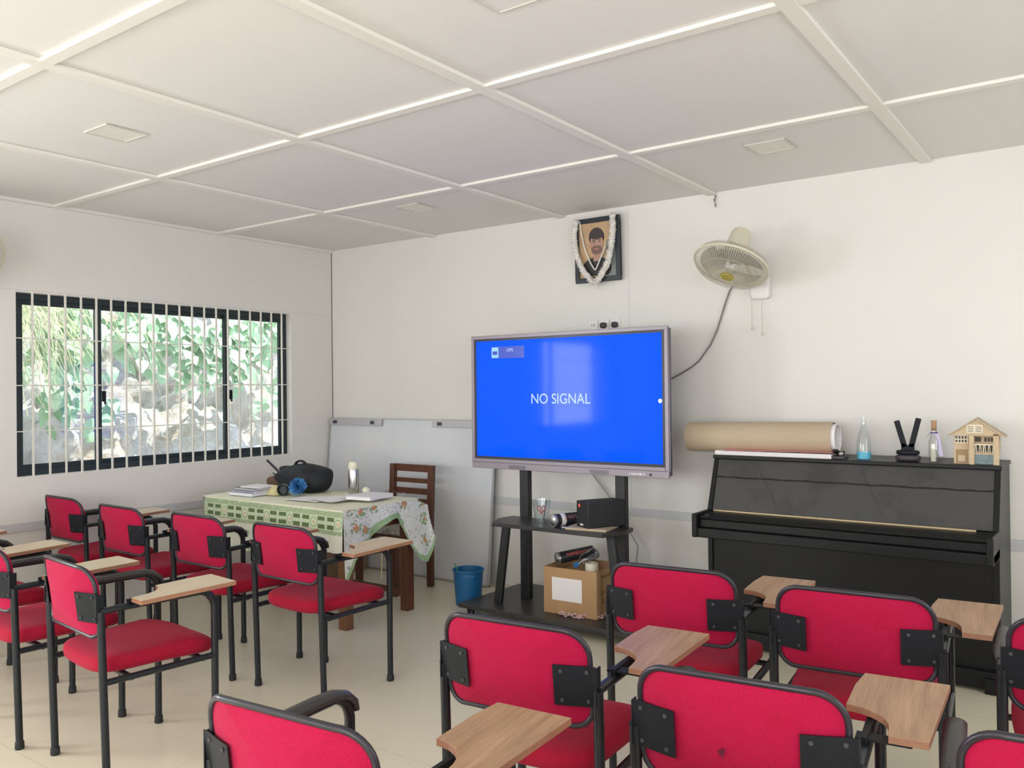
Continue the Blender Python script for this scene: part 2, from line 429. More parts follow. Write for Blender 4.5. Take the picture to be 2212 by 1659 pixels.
def thing(name, label, cat, loc=(0, 0, 0), rz=0, group=None):
    o = bpy.data.objects.new(name, None); C.objects.link(o); o.empty_display_size = .1
    o.location = loc; o.rotation_euler = (0, 0, rz); o['label'] = label; o['category'] = cat
    if group: o['group'] = group
    return o
def tag(o, label, cat, group=None, kind=None):
    o['label'] = label; o['category'] = cat
    if group: o['group'] = group
    if kind: o['kind'] = kind
    return o
def struct(o): o['kind'] = 'structure'; return o
def dup(root, loc=None, rz=None, label=None):
    def cp(o, par):
        c = o.copy(); C.objects.link(c); c.parent = par
        for k in list(o.children): cp(k, c)
        return c
    r = cp(root, None)
    if loc: r.location = loc
    if rz is not None: r.rotation_euler = (0, 0, rz)
    if label: r['label'] = label
    return r
def text(body, size, name, m, parent, loc, rot, depth=.0006, font_x=1, align='CENTER'):
    cu = bpy.data.curves.new(name, 'FONT'); cu.body = body; cu.size = size; cu.extrude = depth; cu.align_x = align; cu.align_y = 'CENTER'
    t = bpy.data.objects.new(name + '_src', cu); C.objects.link(t)
    me = bpy.data.meshes.new_from_object(t.evaluated_get(bpy.context.evaluated_depsgraph_get()))
    bpy.data.objects.remove(t)
    for v in me.vertices: v.co.x *= font_x
    me.name = name; me.materials.clear(); me.materials.append(MT[m])
    o = bpy.data.objects.new(name, me); C.objects.link(o); o.parent = parent; o.location = loc; o.rotation_euler = rot
    return o

H = 2.8; XR = 7.9; YB = -8.3
# ---------------------------------------------------------------- the room
b = M().box(-.15, XR + .15, YB - .15, .15, -.12, 0); struct(b.build('floor', 'floor', smooth=False))
b = M().box(-.15, XR + .15, YB - .15, .15, H, H + .12); struct(b.build('ceiling', 'ceil', smooth=False))
def wall(name, axis, pos, thick, a0, a1, holes):
    """wall along x (axis 'y') or along y (axis 'x') with rectangular holes (a,b,z0,z1)"""
    m = M(); holes = sorted(holes); cur = a0
    def put(u0, u1, z0, z1):
        if axis == 'x': m.box(min(pos, pos + thick), max(pos, pos + thick), u0, u1, z0, z1)
        else: m.box(u0, u1, min(pos, pos + thick), max(pos, pos + thick), z0, z1)
    for u0, u1, z0, z1 in holes:
        put(cur, u0, 0, H); put(u0, u1, 0, z0); put(u0, u1, z1, H); cur = u1
    put(cur, a1, 0, H)
    return struct(m.build(name, 'wall', smooth=False, fixn=False))
W1o = (-2.815, -.49, .914, 2.172)
W2o = (-6.9, -4.55, .914, 2.172)
W1 = (W1o[0] * SW, W1o[1] * SW, wz(W1o[2]), wz(W1o[3]))
W2 = (W2o[0] * SW, W2o[1] * SW, wz(W2o[2]), wz(W2o[3]))
wall('wall_left', 'x', 0, -.15, YB, 0, [W1, W2])
wall('wall_front', 'y', 0, .15, 0, XR, [])
RW = [(-3.6, -1.4, .9, 2.2), (-7.4, -5.0, .9, 2.2)]
wall('wall_right', 'x', XR, .15, YB, 0, RW)
BW = [(1.0, 3.4, .9, 2.2), (4.6, 7.0, .9, 2.2)]
wall('wall_back', 'y', YB, -.15, 0, XR, BW)

# dado strips and cornice
XR0 = XR / SW; YB0 = YB / SW
struct(M().box(0.0, XR0, -.012, 0, .545, .605).build('trim_1', 'dado', smooth=False, bevel=.002))
struct(M().box(0, .012, YB0, -.012, .545, .605).build('trim_2', 'dado', smooth=False, bevel=.002))
struct(M().box(0, .035, YB0, 0, H - .022, H).build('trim_3', 'batten', smooth=False, bevel=.002))
# ceiling battens
k = 4
for x in (1.32, 2.62, 3.835, 5.165, 6.45, 7.7):
    struct(M().box(x - .065, x, YB0, 0, H - .018, H).build('trim_%d' % k, 'batten', smooth=False, bevel=.003)); k += 1
for y in (-1.255, -2.575, -3.86, -5.15, -6.45, -7.75):
    struct(M().box(.035, XR0, y, y + .055, H - .0165, H).build('trim_%d' % k, 'batten', smooth=False, bevel=.003)); k += 1
# panel joints: a hair line in the corner, above the window and beside the picture
struct(M().box(.0, .004, -.006, -.002, .6, H - .02).build('trim_%d' % k, 'hole', smooth=False)); k += 1
struct(M().box(-.0005, .0012, YB0, -.0, 2.183, 2.186).build('trim_%d' % k, 'dado', smooth=False)); k += 1
struct(M().box(3.158, 3.161, -.0012, .0, .6, H - .02).build('trim_%d' % k, 'dado', smooth=False)); k += 1

# ---------------------------------------------------------------- window_1 with grille
def window(idx, y0, y1, z0, z1, xs, full=True):
    w = bpy.data.objects.new('window_%d' % idx, None); C.objects.link(w); struct(w); w.location = (0, y0, z0)
    L = y1 - y0; Hh = z1 - z0
    m = M(); xo, xi = -.128, -.066; t = .045
    for a in ((0, L, 0, t), (0, L, Hh - t, Hh), (0, t, t, Hh - t), (L - t, L, t, Hh - t)): m.box(xo, xi, a[0], a[1], a[2], a[3])
    m.build('window_frame', 'winblack', w, smooth=False, bevel=.002)
    edges = [t] + [v for v in xs for _ in (0, 1)] + [L - t]
    for i in range(0, len(edges), 2):
        a, c = edges[i], edges[i + 1]
        if i: a -= .018
        if i + 1 < len(edges) - 1: c += .018
        xx = -.110 if i == 2 else -.090
        m = M(); q = .030
        for bb in ((a, c, t, t + q), (a, c, Hh - t - q, Hh - t), (a, a + q, t + q, Hh - t - q), (c - q, c, t + q, Hh - t - q)): m.box(xx - .01, xx + .012, bb[0], bb[1], bb[2], bb[3])
        s_ = m.build('sash', 'winblack', w, smooth=False, bevel=.0015)
        M().box(xx - .003, xx + .003, a + q, c - q, t + q, Hh - t - q).build('pane', 'pane', s_, smooth=False)
    if not full: return w
    for v in xs:
        m = M(); m.box(-.078, -.058, v - .012 + .03, v + .012 + .03, .50, .58); m.box(-.058, -.048, v + .024, v + .036, .48, .56)
        m.build('latch', 'black_plate', w, smooth=False, bevel=.002)
    n = 20
    for i in range(n):
        yy = .108 + (L - .1 - .108) * i / (n - 1)
        M().box(-.010, .002, yy - .0065, yy + .0065, -.012, Hh + .012).build('grille_bar', 'bar', w, smooth=False, bevel=.0015)
    for zz in (.308, .622, .945):
        M().cyl((-.013, -.01, zz), (-.013, L + .01, zz), .0042, 8).build('grille_rod', 'bar', w)
    return w
window(1, *W1o, (.61, 1.705))
window(2, *W2o, (.61, 1.705))

# ---------------------------------------------------------------- outside the left window
def bank_pt(u, v):
    y = -6.8 + 9.0 * u; h = v
    x = -1.5 - 2.4 * h ** 1.1; z = -.6 + 4.6 * h
    p = Vector((x * 1.3, y * 1.3, z * 1.3))
    d = noise.fractal(p, 1.0, 2.0, 5) * .30 + noise.fractal(p * 5, 1, 2, 4) * .07
    return (x + d, y, z + d * .4)
m = M(); m.sheet(bank_pt, 150, 90)
m.sheet(lambda u, v: (-3.0 + 3.0 * u - .15, -6.8 + 9 * v, -.3), 2, 2)
tag(m.build('earth_bank', 'bank', fixn=False, angle=180), 'pale cut rock and earth bank outside the barred window', 'bank'); bpy.data.objects['earth_bank']['kind'] = 'structure'

def leaf(m, p, d, n, L, W):
    """heart shaped leaf, slightly folded"""
    d = d.normalized(); s_ = d.cross(n).normalized(); n = s_.cross(d)
    pr = [(0, 0), (.12, .36), (.35, .5), (.65, .34), (1, 0)]
    vs = [p + d * (a * L) - n * (a * a * L * .25) for a, _ in pr]
    l_ = [p + d * (a * L) + s_ * (w_ * W) + n * (w_ * W * .25) - n * (a * a * L * .25) for a, w_ in pr[1:4]]
    r_ = [p + d * (a * L) - s_ * (w_ * W) + n * (w_ * W * .25) - n * (a * a * L * .25) for a, w_ in pr[1:4]]
    m.add(vs + l_ + r_, [(0, 1, 5), (1, 2, 6, 5), (2, 3, 7, 6), (3, 4, 7), (0, 8, 1), (1, 8, 9, 2), (2, 9, 10, 3), (3, 10, 4)])
m = M(); R_ = random.Random(3)
cl = []
for _ in range(46):
    y = R_.uniform(-1.55, 1.3); z = 2.45 - abs(R_.gauss(0, .26)) - .22 * max(0, math.sin(y * 2.3 + 1.0))
    if R_.random() < .20: y = R_.uniform(-1.6, -1.2); z = R_.uniform(1.35, 2.3)
    cl.append((y, z))
for y, z in cl:
    for _ in range(13):
        p = Vector((-1.95 + R_.gauss(0, .14) - max(0, z - 1.6) * .25, y + R_.gauss(0, .17), z + R_.gauss(0, .13)))
        d = Vector((R_.uniform(-.1, .9), R_.uniform(-.6, .6), R_.uniform(-1, -.1)))
        leaf(m, p, d, Vector((.8, R_.uniform(-.4, .4), .7)), R_.uniform(.10, .24), R_.uniform(.08, .17))
tag(m.build('climber_leaves', 'leaf', fixn=False, angle=30), 'broad green creeper leaves hanging over the bank outside window', 'leaves', kind='stuff')
m = M()
for _ in range(420):
    y = R_.gauss(-2.15, .38); z = 2.45 + R_.uniform(-.3, .35); p = Vector((-1.9 + R_.uniform(-.2, .2), y, z))
    d = Vector((R_.uniform(.0, .5), R_.uniform(-.5, .7), R_.uniform(-.1, .4))); L = R_.uniform(.5, 1.2); w = R_.uniform(.004, .010)
    pts = [p + d * (t * L) + Vector((0, 0, -1)) * (t * t * L * .9) for t in (0, .2, .4, .6, .8, 1)]
    s_ = Vector((.1, 1, .1)).normalized() * w
    vs = []
    for i, q in enumerate(pts): vs += [q - s_ * (1 - i / 6), q + s_ * (1 - i / 6)]
    m.add(vs, [(2 * i, 2 * i + 1, 2 * i + 3, 2 * i + 2) for i in range(5)])
tag(m.build('hanging_grass', 'dryleaf', fixn=False, smooth=False), 'long pale grass blades arching down at the left of the window', 'grass', kind='stuff')

# ---------------------------------------------------------------- ceiling lights
def ceiling_light(x, y, label):
    t = thing('ceiling_light', label, 'ceiling light', (x, y, H), 0, 'square ceiling lights')
    m = M(); a, bb = .110, .101
    for q in ((-a, a, -a, -bb), (-a, a, bb, a), (-a, -bb, -bb, bb), (bb, a, -bb, bb)): m.box(q[0], q[1], q[2], q[3], -.008, 0)
    m.build('frame', 'lampframe', t, smooth=False, bevel=.002)
    M().box(-bb, bb, -bb, bb, -.004, 0).build('diffuser', 'lampdiff', t, smooth=False)
    return t
ceiling_light(1.93, -3.17, 'small square unlit ceiling light above the left side of the barred window')
ceiling_light(1.93, -.93, 'small square unlit ceiling light nearest the corner of the room')
ceiling_light(4.50, -.86, 'faint square unlit ceiling light above and right of the wall fan')
ceiling_light(4.40, -3.19, 'square unlit ceiling light cut by the top edge of the photo')

# ---------------------------------------------------------------- chairs
def rrect(hw, z0, z1, rt, rb, n=8):
    pts = []
    for cx, cz, a0, r in ((hw - rt, z1 - rt, 0, rt), (-hw + rt, z1 - rt, PI / 2, rt), (-hw + rb, z0 + rb, PI, rb), (hw - rb, z0 + rb, 1.5 * PI, rb)):
        for i in range(n + 1):
            a = a0 + PI / 2 * i / n; pts.append((cx + r * math.cos(a), cz + r * math.sin(a)))
    return pts
BZ0, BZ1 = .568, .832
def back_y(x, z): return -.277 + .046 * (x / .23) ** 2 - (z - .70) * .12
def make_chair(pale, label):
    t = thing('tablet_chair', label, 'chair', (0, 0, 0), 0, 'red writing-tablet chairs set out in rows')
    w, d, r = .249, .2235, .0145
    def side(sx):
        # rear leg, arm bar with rounded front bend, front leg
        rear = M(); rear.tube([(sx * w, -d + .014, .02), (sx * w, -d - .004, .672)], r, 14)
        rear.build('rear_leg', 'black_metal', t)
        fr = M(); p = [(sx * w, d, .02), (sx * w, d, .60)] + arc((d - .075, .60 + .0), .075, .12, PI / 2, 8, lambda a, z: (sx * w, a, z)) 
        fr.tube(p, r, 14, up=(1, 0, 0)); fr.build('front_leg', 'black_metal', t)
        ar = M(); ar.tube([(sx * w, -d - .008, .672), (sx * w, -d + .06, .673), (sx * w, d - .073, .672)], .0125, 12, rx=1.25)
        ar.build('arm_bar', 'black_metal', t)
        rl = M(); rl.tube([(sx * w, -d, .405), (sx * w, d, .405)], .0125, 12, rx=1.1); rl.build('side_rail', 'black_metal', t)
        for yy, n_ in ((-d + .014, 0), (d, 0)):
            M().lathe([(.0165, 0), (.0185, .004), (.0175, .03), (.0155, .032)], (sx * w, yy, 0), 14).build('foot_cap', 'rubber', t)
    side(1); side(-1)
    m = M(); m.tube([(-w, -d + .11, .400), (w, -d + .11, .400)], .011, 10); m.build('cross_rail', 'black_metal', t)
    m = M(); m.tube([(-w, d - .05, .400), (w, d - .05, .400)], .011, 10); m.build('cross_rail', 'black_metal', t)
    # seat
    def sf(p):
        y = p.y; x = p.x
        z = p.z + .018 * (x / .22) ** 2 * (.6 if y < .1 else .3) - .010
        if y > .08: z -= ((y - .08) / .15) ** 2 * .016
        z += .012 * math.exp(-((y - .10) / .07) ** 2) if p.z > 0 else 0
        # seat narrows a little to the back
        k_ = 1 - .05 * max(0, -y / .23)
        return Vector((x * k_, y, z))
    M().superq((0, .022, .452), (.226, .242, .042), .5, .38, 40, 16, sf).build('seat', 'redseat', t, angle=180)
    # backrest cushion: ring grid on a rounded rectangle, curved round the sitter
    out = rrect(.230, BZ0, BZ1, .075, .050); n = len(out); cz = (BZ0 + BZ1) / 2
    m = M(); rings = [0, .25, .5, .7, .82, .9, .95, .985, 1.0]
    def ringpts(sgn):
        vs = []
        for s_ in rings:
            for x, z in out:
                X = x * s_; Z = cz + (z - cz) * s_
                th = .036 * (1 - s_ ** 5) ** .6 + .008 if sgn > 0 else -.004 * (1 - s_ ** 8)
                vs.append((X, back_y(X, Z) + th, Z))
        return vs
    for sg in (1, -1):
        vs = ringpts(sg); fs = []
        for i in range(len(rings) - 1):
            for k_ in range(n):
                fs.append((i * n + k_, i * n + (k_ + 1) % n, (i + 1) * n + (k_ + 1) % n, (i + 1) * n + k_))
        m.add(vs, fs)
    o0 = [(x, back_y(x, z) + .008, z) for x, z in out]; o1 = [(x, back_y(x, z), z) for x, z in out]
    m.add(o0 + o1, [(i, (i + 1) % n, n + (i + 1) % n, n + i) for i in range(n)])
    br_ = m.build('backrest', 'red', t, angle=60)
    M().tube([(x * 1.006, back_y(x, z) - .001, z) for x, z in out], .0078, 8, closed=True).build('edge_trim', 'trim', br_, angle=180)
    # brackets
    for sx in (-1, 1):
        x0, x1 = .138, .250; zc = .683
        m = M(); m.sheet(lambda u, v: (sx * (x0 + (x1 - x0) * u), back_y(min(x0 + (x1 - x0) * u, .235), zc - .056 + .112 * v) - .0105, zc - .056 + .112 * v), 8, 4, .003, (0, -1, 0))
        ye = back_y(.235, zc) - .012
        m.cbox((sx * .251, (ye - d) / 2, zc), (.003, abs(ye + d) + .012, .104))
        bk = m.build('back_bracket', 'black_plate', t, bevel=0)
        for u in (.018, .085):
            for zz in (-.040, .040):
                p = Vector((sx * (x0 + .004 + u), back_y(x0 + .004 + u, zc + zz) - .013, zc + zz)); M().cyl(p, p + Vector((0, -.004, 0)), .0055, 8).build('bolt', 'boltm', bk)
    # left arm pad
    pts = [(-w, -.17, .680), (-w, -.10, .683), (-w, 0, .685), (-w, .10, .686), (-w, .165, .683), (-w, .205, .671), (-w, .232, .648), (-w, .243, .622)]
    M().tube(pts, [.009, .0125, .0135, .0135, .0135, .013, .012, .009], 14, rx=1.9, up=(0, 0, 1)).build('arm_pad', 'black_plastic', t, angle=70)
    # writing tablet on the right arm
    o = [(.411, .229), (.214, .229), (.200, .14), (.195, .004)]
    for i in range(1, 9):
        a = PI / 2 * i / 8
        o.append((.195 + .101 * math.sin(a), -.094 + .098 * math.cos(a)))
    o += [(.298, -.136), (.379, -.136)]
    zt = lambda y: .7145 + (y + .136) / .365 * .014
    m = M(); nO = len(o)
    vs = [(x, y, zt(y)) for x, y in o] + [(x, y, zt(y) - .017) for x, y in o]
    m.add(vs, [tuple(range(nO))]); m.c = 1
    m.add(vs, [tuple(range(nO, 2 * nO))[::-1]] + [(i, (i + 1) % nO, nO + (i + 1) % nO, nO + i) for i in range(nO)])
    tb = m.build('writing_tablet', ['tab_light' if pale else 'tab', 'tab_edge'], t, smooth=False, bevel=.0015)
    m = M(); m.box(w - .02, .345, -.125, -.085, .690, .695); m.box(w - .02, .345, .08, .12, .697, .702); m.box(w - .006, w + .006, -.13, .16, .683, .699)
    m.build('tablet_bracket', 'black_plate', t, smooth=False)
    return t
P_ = make_chair(True, 'x'); D_ = make_chair(False, 'x')
chairs = [
 (1, 2.760, -3.575, -.100, 'nearest red tablet chair of the left block, whole seat in view beside the aisle'),
 (1, 2.071, -3.596, -.045, 'red tablet chair at left photo edge, backrest partly cut off, pale tablet behind its neighbour'),
 (1, 1.364, -3.565, 0, 'red tablet chair at left edge showing only its long pale tablet and seat corner'),
 (1, .665, -3.565, 0, 'red tablet chair beyond the left edge showing only its tablet tip and curved arm'),
 (1, 2.766, -2.570, -.015, 'red tablet chair in front row by the aisle, tablet in front of the wooden table'),
 (1, 2.092, -2.592, -.002, 'red tablet chair in front row, second from aisle, tablet against the hanging tablecloth'),
 (1, 1.411, -2.630, -.012, 'red tablet chair in front row, third from aisle, below the middle of the window'),
 (1, .690, -2.598, -.024, 'red tablet chair in front row next to the left wall, farthest left backrest fully seen'),
 (0, 4.700, -2.420, .104, 'red tablet chair directly in front of the screen stand, right front row'),
 (0, 5.327, -2.437, .104, 'red tablet chair directly in front of the middle of the piano'),
 (0, 5.985, -2.455, .10, 'red tablet chair cut by the right edge, beside the right end of the piano'),
 (0, 4.635, -3.295, .095, 'red tablet chair in second right row next to the aisle, below the screen'),
 (0, 5.309, -3.385, .124, 'brightest red tablet chair in second right row, large backrest with a small worn spot'),
 (0, 5.985, -3.375, .12, 'red tablet chair at the bottom right corner, only its backrest top showing'),
 (0, 4.631, -4.081, .091, 'nearest red tablet chair, backrest cut by the bottom edge beside the aisle'),
 (0, 5.300, -4.190, .10, 'nearest chair at bottom centre of which only a dark arm pad shows'),
]
usedc = {}
for pale, x, y, th, lab in chairs:
    src = P_ if pale else D_
    if pale not in usedc: usedc[pale] = 1; src.location = (x, y, 0); src.rotation_euler = (0, 0, th); src['label'] = lab
    else: dup(src, (x, y, 0), th, lab)

m = M(); rr = random.Random(1)
for k_ in range(9):
    a = 2 * PI * k_ / 9; L = rr.uniform(.006, .014); m.bar((-.028, back_y(-.028, .668) - .0058, .668), (-.028 + L * math.cos(a), back_y(-.028, .668) - .0062, .668 + L * math.sin(a)), .002, .001, (math.sin(a), 0, -math.cos(a)))
for o in C.objects:
    if o.get('label', '').startswith('brightest red'): m.build('worn_spot', 'worn', o, smooth=False)
# ---------------------------------------------------------------- leaning whiteboard
ang = math.atan2(.115, 1.27)
t = thing('whiteboard', 'long white board leaning on the front wall left of the screen', 'whiteboard', (0, -.155, 0.004))
t.rotation_euler = (-ang, 0, 0); SL = 1.278; X0, X1 = .020, 1.895
M().box(X0, X1, .0, .012, 0, SL).build('panel', 'white_board', t, smooth=False)
m = M()
for q in ((X0, X1, 0, .012), (X0, X1, SL - .010, SL), (X0, X0 + .012, .012, SL - .01), (X1 - .012, X1, .012, SL - .01)): m.box(q[0], q[1], -.004, .014, q[2], q[3])
m.build('edge_frame', 'alu', t, smooth=False, bevel=.001)
for a, c, cl in ((.024, .68, (.10, .57)), (1.255, 1.85, (1.34, 1.75))):
    rl = M().box(a, c, -.022, -.004, SL - .062, SL - .006).build('mounting_rail', 'alu', t, smooth=False, bevel=.002)
    for x in cl:
        M().box(x - .022, x + .022, -.030, -.022, SL - .050, SL - .022).build('clip', 'tvdark', rl, smooth=False, bevel=.003)

# ---------------------------------------------------------------- screen
TY = -.95; TX0, TX1, TZ0, TZ1 = 2.445, 3.908, .942, 1.838
t = thing('display_screen', 'large flat screen showing a blue picture with the words NO SIGNAL', 'screen', ((TX0 + TX1) / 2, TY, TZ0))
hw = (TX1 - TX0) / 2; hh = TZ1 - TZ0
m = M().box(-hw + .01, hw - .01, .012, .075, .01, hh - .01); m.box(-.45, .45, .075, .11, .2, .7); m.build('housing', 'tvside', t, smooth=False, bevel=.004)
m = M(); bz = .022; bt = .070
for q in ((-hw, hw, hh - bz, hh), (-hw, hw, 0, bt - .028), (-hw, -hw + bz, bt - .028, hh - bz), (hw - bz, hw, bt - .028, hh - bz)): m.box(q[0], q[1], 0, .02, q[2], q[3])
m.box(-hw + bz, hw - bz, -.003, .018, bt - .028, bt - .004)
bzl = m.build('bezel', 'tvgrey', t, smooth=False, bevel=.003)
m = M()
for cx in (-.42, .20):
    for i in range(18): m.box(cx + i * .0075, cx + i * .0075 + .003, -.0012, .0, .006, .030)
m.build('speaker_slots', 'tvside', bzl, smooth=False)
m = M()
for i in range(8): m.box(.475 + i * .0135, .480 + i * .0135 + (i % 3) * .002, -.0012, 0, .014, .024)
m.build('port_marks', 'white', bzl, smooth=False)
M().cyl((.615, .0, .018), (.615, -.003, .018), .008, 16).build('sensor', 'tvdark', bzl)
m = M(); ins = .016; a0, a1, c0, c1 = -hw + bz, hw - bz, bt - .004, hh - bz
for q in ((a0, a1, c1 - ins, c1), (a0, a1, c0, c0 + ins), (a0, a0 + ins, c0 + ins, c1 - ins), (a1 - ins, a1, c0 + ins, c1 - ins)): m.box(q[0], q[1], .004, .02, q[2], q[3])
m.build('inner_bezel', 'tvdark', t, smooth=False)
sx0, sx1, sz0, sz1 = a0 + ins, a1 - ins, c0 + ins, c1 - ins
scr = M().box(sx0, sx1, .0075, .02, sz0, sz1).build('screen_glass', 'screen', t, smooth=False)
RX = (PI / 2, 0, 0)
text('NO SIGNAL', .093, 'caption', 'stext', scr, (-.020, .0068, .466), RX, .0003, .92)
M().box(sx0 + .130, sx0 + .40, .0066, .0074, sz1 - .118, sz1 - .040).build('input_banner', 'spanel', scr, smooth=False)
m = M().box(sx0 + .134, sx0 + .190, .0058, .0065, sz1 - .114, sz1 - .044); m.c = 1; m.box(sx0 + .142, sx0 + .182, .0052, .0057, sz1 - .092, sz1 - .070)
for i in range(4): m.box(sx0 + .148 + i * .008, sx0 + .152 + i * .008, .0048, .0052, sz1 - .098, sz1 - .092)
m.build('input_icon', ['stext2', 'spanel'], scr, smooth=False)
text('OPS', .030, 'input_name', 'stext', scr, (sx0 + .285, .006, sz1 - .066), RX, .0002)
M().cyl((sx1 - .014, .0074, .455), (sx1 - .014, .005, .455), .013, 20).build('touch_dot', 'white', scr)

# stand
t = thing('screen_stand', 'black trolley stand on castors holding the large screen', 'stand', (3.197, -.9, 0))
L0, L1 = -.66, .66
o = [(L0, -.33), (L1, -.33), (L1 - .02, .38), (L0 + .02, .38)]
M().prism(o, .060, .088, lambda u, v, h: (u, v, h)).build('base_platform', 'standshelf', t, smooth=False, bevel=.004)
for sx in (-1, 1):
    M().box(sx * .36 - .033, sx * .36 + .033, .0, .05, .088, 1.62).build('upright', 'standblk', t, smooth=False, bevel=.003)
    m = M(); m.bar((sx * .45, -.17, .088), (sx * .385, -.16, .600), .055, .03, (1, 0, 0)); m.build('slanted_leg', 'standblk', t, smooth=False, bevel=.003)
o = [(-.40, -.30), (.40, -.30), (.47, -.13), (.45, .0), (-.45, .0), (-.47, -.13)]
M().prism(o, .605, .630, lambda u, v, h: (u, v, h)).build('shelf', 'standshelf', t, smooth=False, bevel=.003)
for sx in (-1, 1):
    for yy in (-.27, .32):
        m = M(); x = sx * .60
        m.box(x - .016, x - .012, yy - .02, yy + .02, .018, .06); m.box(x + .012, x + .016, yy - .02, yy + .02, .018, .06)
        cs = m.build('caster', 'standblk', t, smooth=False)
        M().cyl((x - .010, yy, .027), (x + .010, yy, .027), .027, 20).build('wheel', 'rubber', cs)
        M().tube([(x + .019, yy + .017 * math.cos(a), .028 + .017 * math.sin(a)) for a in [2 * PI * i / 16 for i in range(16)]], .0025, 6, closed=True).build('wheel_ring', 'steel', cs)

# things on the stand shelf (top z .630)
def tubecan(name, label, p, q, r, m1, m2, cat):
    p, q = Vector(p), Vector(q); t = thing(name, label, cat, p)
    d = (q - p); L = d.length; d.normalize()
    M().tube([(0, 0, 0), d * L], r, 28).build('carton', m1, t)
    M().tube([-d * .004, d * .010], r * 1.04, 28).build('end_ring', 'silver', t)
    M().lathe([(0, .012), (r * .55, .009), (r * .8, .003), (r * .95, 0)], -d * .003, 24, d.to_track_quat('Z', 'Y').to_matrix() @ Matrix.Rotation(PI, 3, 'X')).build('metal_cap', 'steel', t)
    # printed squiggle band facing the room
    R = d.to_track_quat('Z', 'Y').to_matrix(); m = M(); rr = random.Random(len(label))
    for i in range(16):
        zz = L * .22 + i * L * .042; aa = math.atan2((R.inverted() @ Vector((.3, -.9, .35))).y, (R.inverted() @ Vector((.3, -.9, .35))).x)
        h = rr.uniform(.12, .38)
        c = [R @ Vector((r * 1.004 * math.cos(aa + s_ * h), r * 1.004 * math.sin(aa + s_ * h), zz)) for s_ in (-1, -.4, .2, 1)]
        m.tube([c[0], c[1], c[2] + d * .006, c[3]], .003, 5)
    m.build('printed_marks', m2, t)
    return t
tb_ = tubecan('spray_tube', 'dark tube with silver end lying on the trolley shelf', (3.225, -1.140, .669), (3.350, -.86, .669), .038, 'tube_art', 'tube_pinkprint', 'tube')
m = M(); m.tube([tuple(Vector((.125, .28, 0)).normalized() * .042), tuple(Vector((.125, .28, 0)).normalized() * .075)], .0385, 28); m.build('white_band', 'paper', tb_)
# clear beaker with red scissors
t = thing('clear_cup', 'clear plastic cup on the left of the trolley shelf', 'cup', (3.085, -1.06, .630))
m = M(); prof = [(.043, 0), (.047, .05), (.052, .105), (.058, .150)]
m.lathe(prof + [(r - .0015, z) for r, z in prof[::-1]], (0, 0, 0), 28); m.build('cup', 'clear', t)
t = thing('scissors', 'red handled scissors standing in the clear cup on the trolley shelf', 'scissors', (3.085, -1.06, .634))
m = M()
for s_ in (-1, 1):
    m.tube([(s_ * .014 + .012 * math.cos(a) , .0 + s_ * .004, .088 + .016 * math.sin(a)) for a in [2 * PI * i / 14 for i in range(14)]], .0028, 6, closed=True)
    m.tube([(s_ * .010, 0, .073), (s_ * .002, 0, .055)], .004, 6)
m.build('handle', 'redp', t)
m = M()
for s_ in (-1, 1): m.bar((s_ * .004, s_ * .002, .060), (-s_ * .012, s_ * .002, .002), .006, .0015)
m.build('blades', 'steel', t)
t = tag(M().tube([(0, 0, 0), (.028, 0, .150)], .0022, 6).build('pen', 'plug', None, loc=(3.09, -1.05, .636)), 'thin dark rod standing in the clear cup beside the scissors', 'pen')
# amplifier on a yellowish board
tag(M().box(-.13, .13, -.11, .11, 0, .014).build('wooden_board', 'kraft', None, smooth=False, loc=(3.45, -1.055, .630), bevel=.002), 'thin tan board lying under the black box on the trolley shelf', 'board')
bpy.data.objects['wooden_board'].rotation_euler = (0, 0, .15)
t = thing('power_unit', 'black box shaped power unit with a red lamp on the trolley shelf', 'power unit', (3.49, -1.02, .644), -.50)
M().box(-.068, .068, -.13, .13, .0, .155).build('case', 'standblk', t, smooth=False, bevel=.006)
M().superq((-.030, -.131, .128), (.006, .004, .010), 1, 1, 12, 8).build('lamp', 'redled', t)
M().box(-.020, .012, -.1325, -.130, .012, .022).build('badge', 'paper', t, smooth=False)
tag(M().tube([(0, 0, .008), (.05, .02, .010), (.10, .06, .009)], .007, 8).build('marker_pen', 'silver', None, loc=(3.31, -1.175, .630)), 'grey pen lying at the front edge of the trolley shelf', 'pen')

# carton box on the platform
t = thing('cardboard_box', 'open brown cardboard box with a white label on the trolley base', 'box', (3.300, -.925, .088), .04)
bw, bd, bh = .185, .165, .285
m = M()
m.box(-bw, bw, -bd, bd, 0, .006); m.box(-bw, bw, -bd, -bd + .006, .006, bh); m.box(-bw, bw, bd - .006, bd, .006, bh); m.box(-bw, -bw + .006, -bd, bd, .006, bh); m.box(bw - .006, bw, -bd, bd, .006, bh)
m.box(-bw + .01, bw - .01, -bd + .01, bd - .01, bh - .06, bh - .05)
m.build('carton', 'cardboard', t, smooth=False, bevel=.0015)
M().box(-.125, .085, -bd - .0015, -bd, .085, .225).build('paper_label', 'paper', t, smooth=False)
m = M()
for zz, n_, hh_ in ((.235, 5, .018), (.135, 3, .034), (.085, 2, .034)):
    for i in range(n_):
        y0 = -.10 + i * (.048 if n_ < 5 else .030); m.box(bw, bw + .0012, y0, y0 + .006, zz, zz + hh_); m.box(bw, bw + .0012, y0, y0 + .02, zz, zz + .005); m.box(bw, bw + .0012, y0 + .014, y0 + .02, zz, zz + hh_ * .8)
m.build('printed_marks', 'print', t, smooth=False)
m = M().box(bw - .02, bw + .16, -.02, .12, bh - .004, bh); m.rotate = None
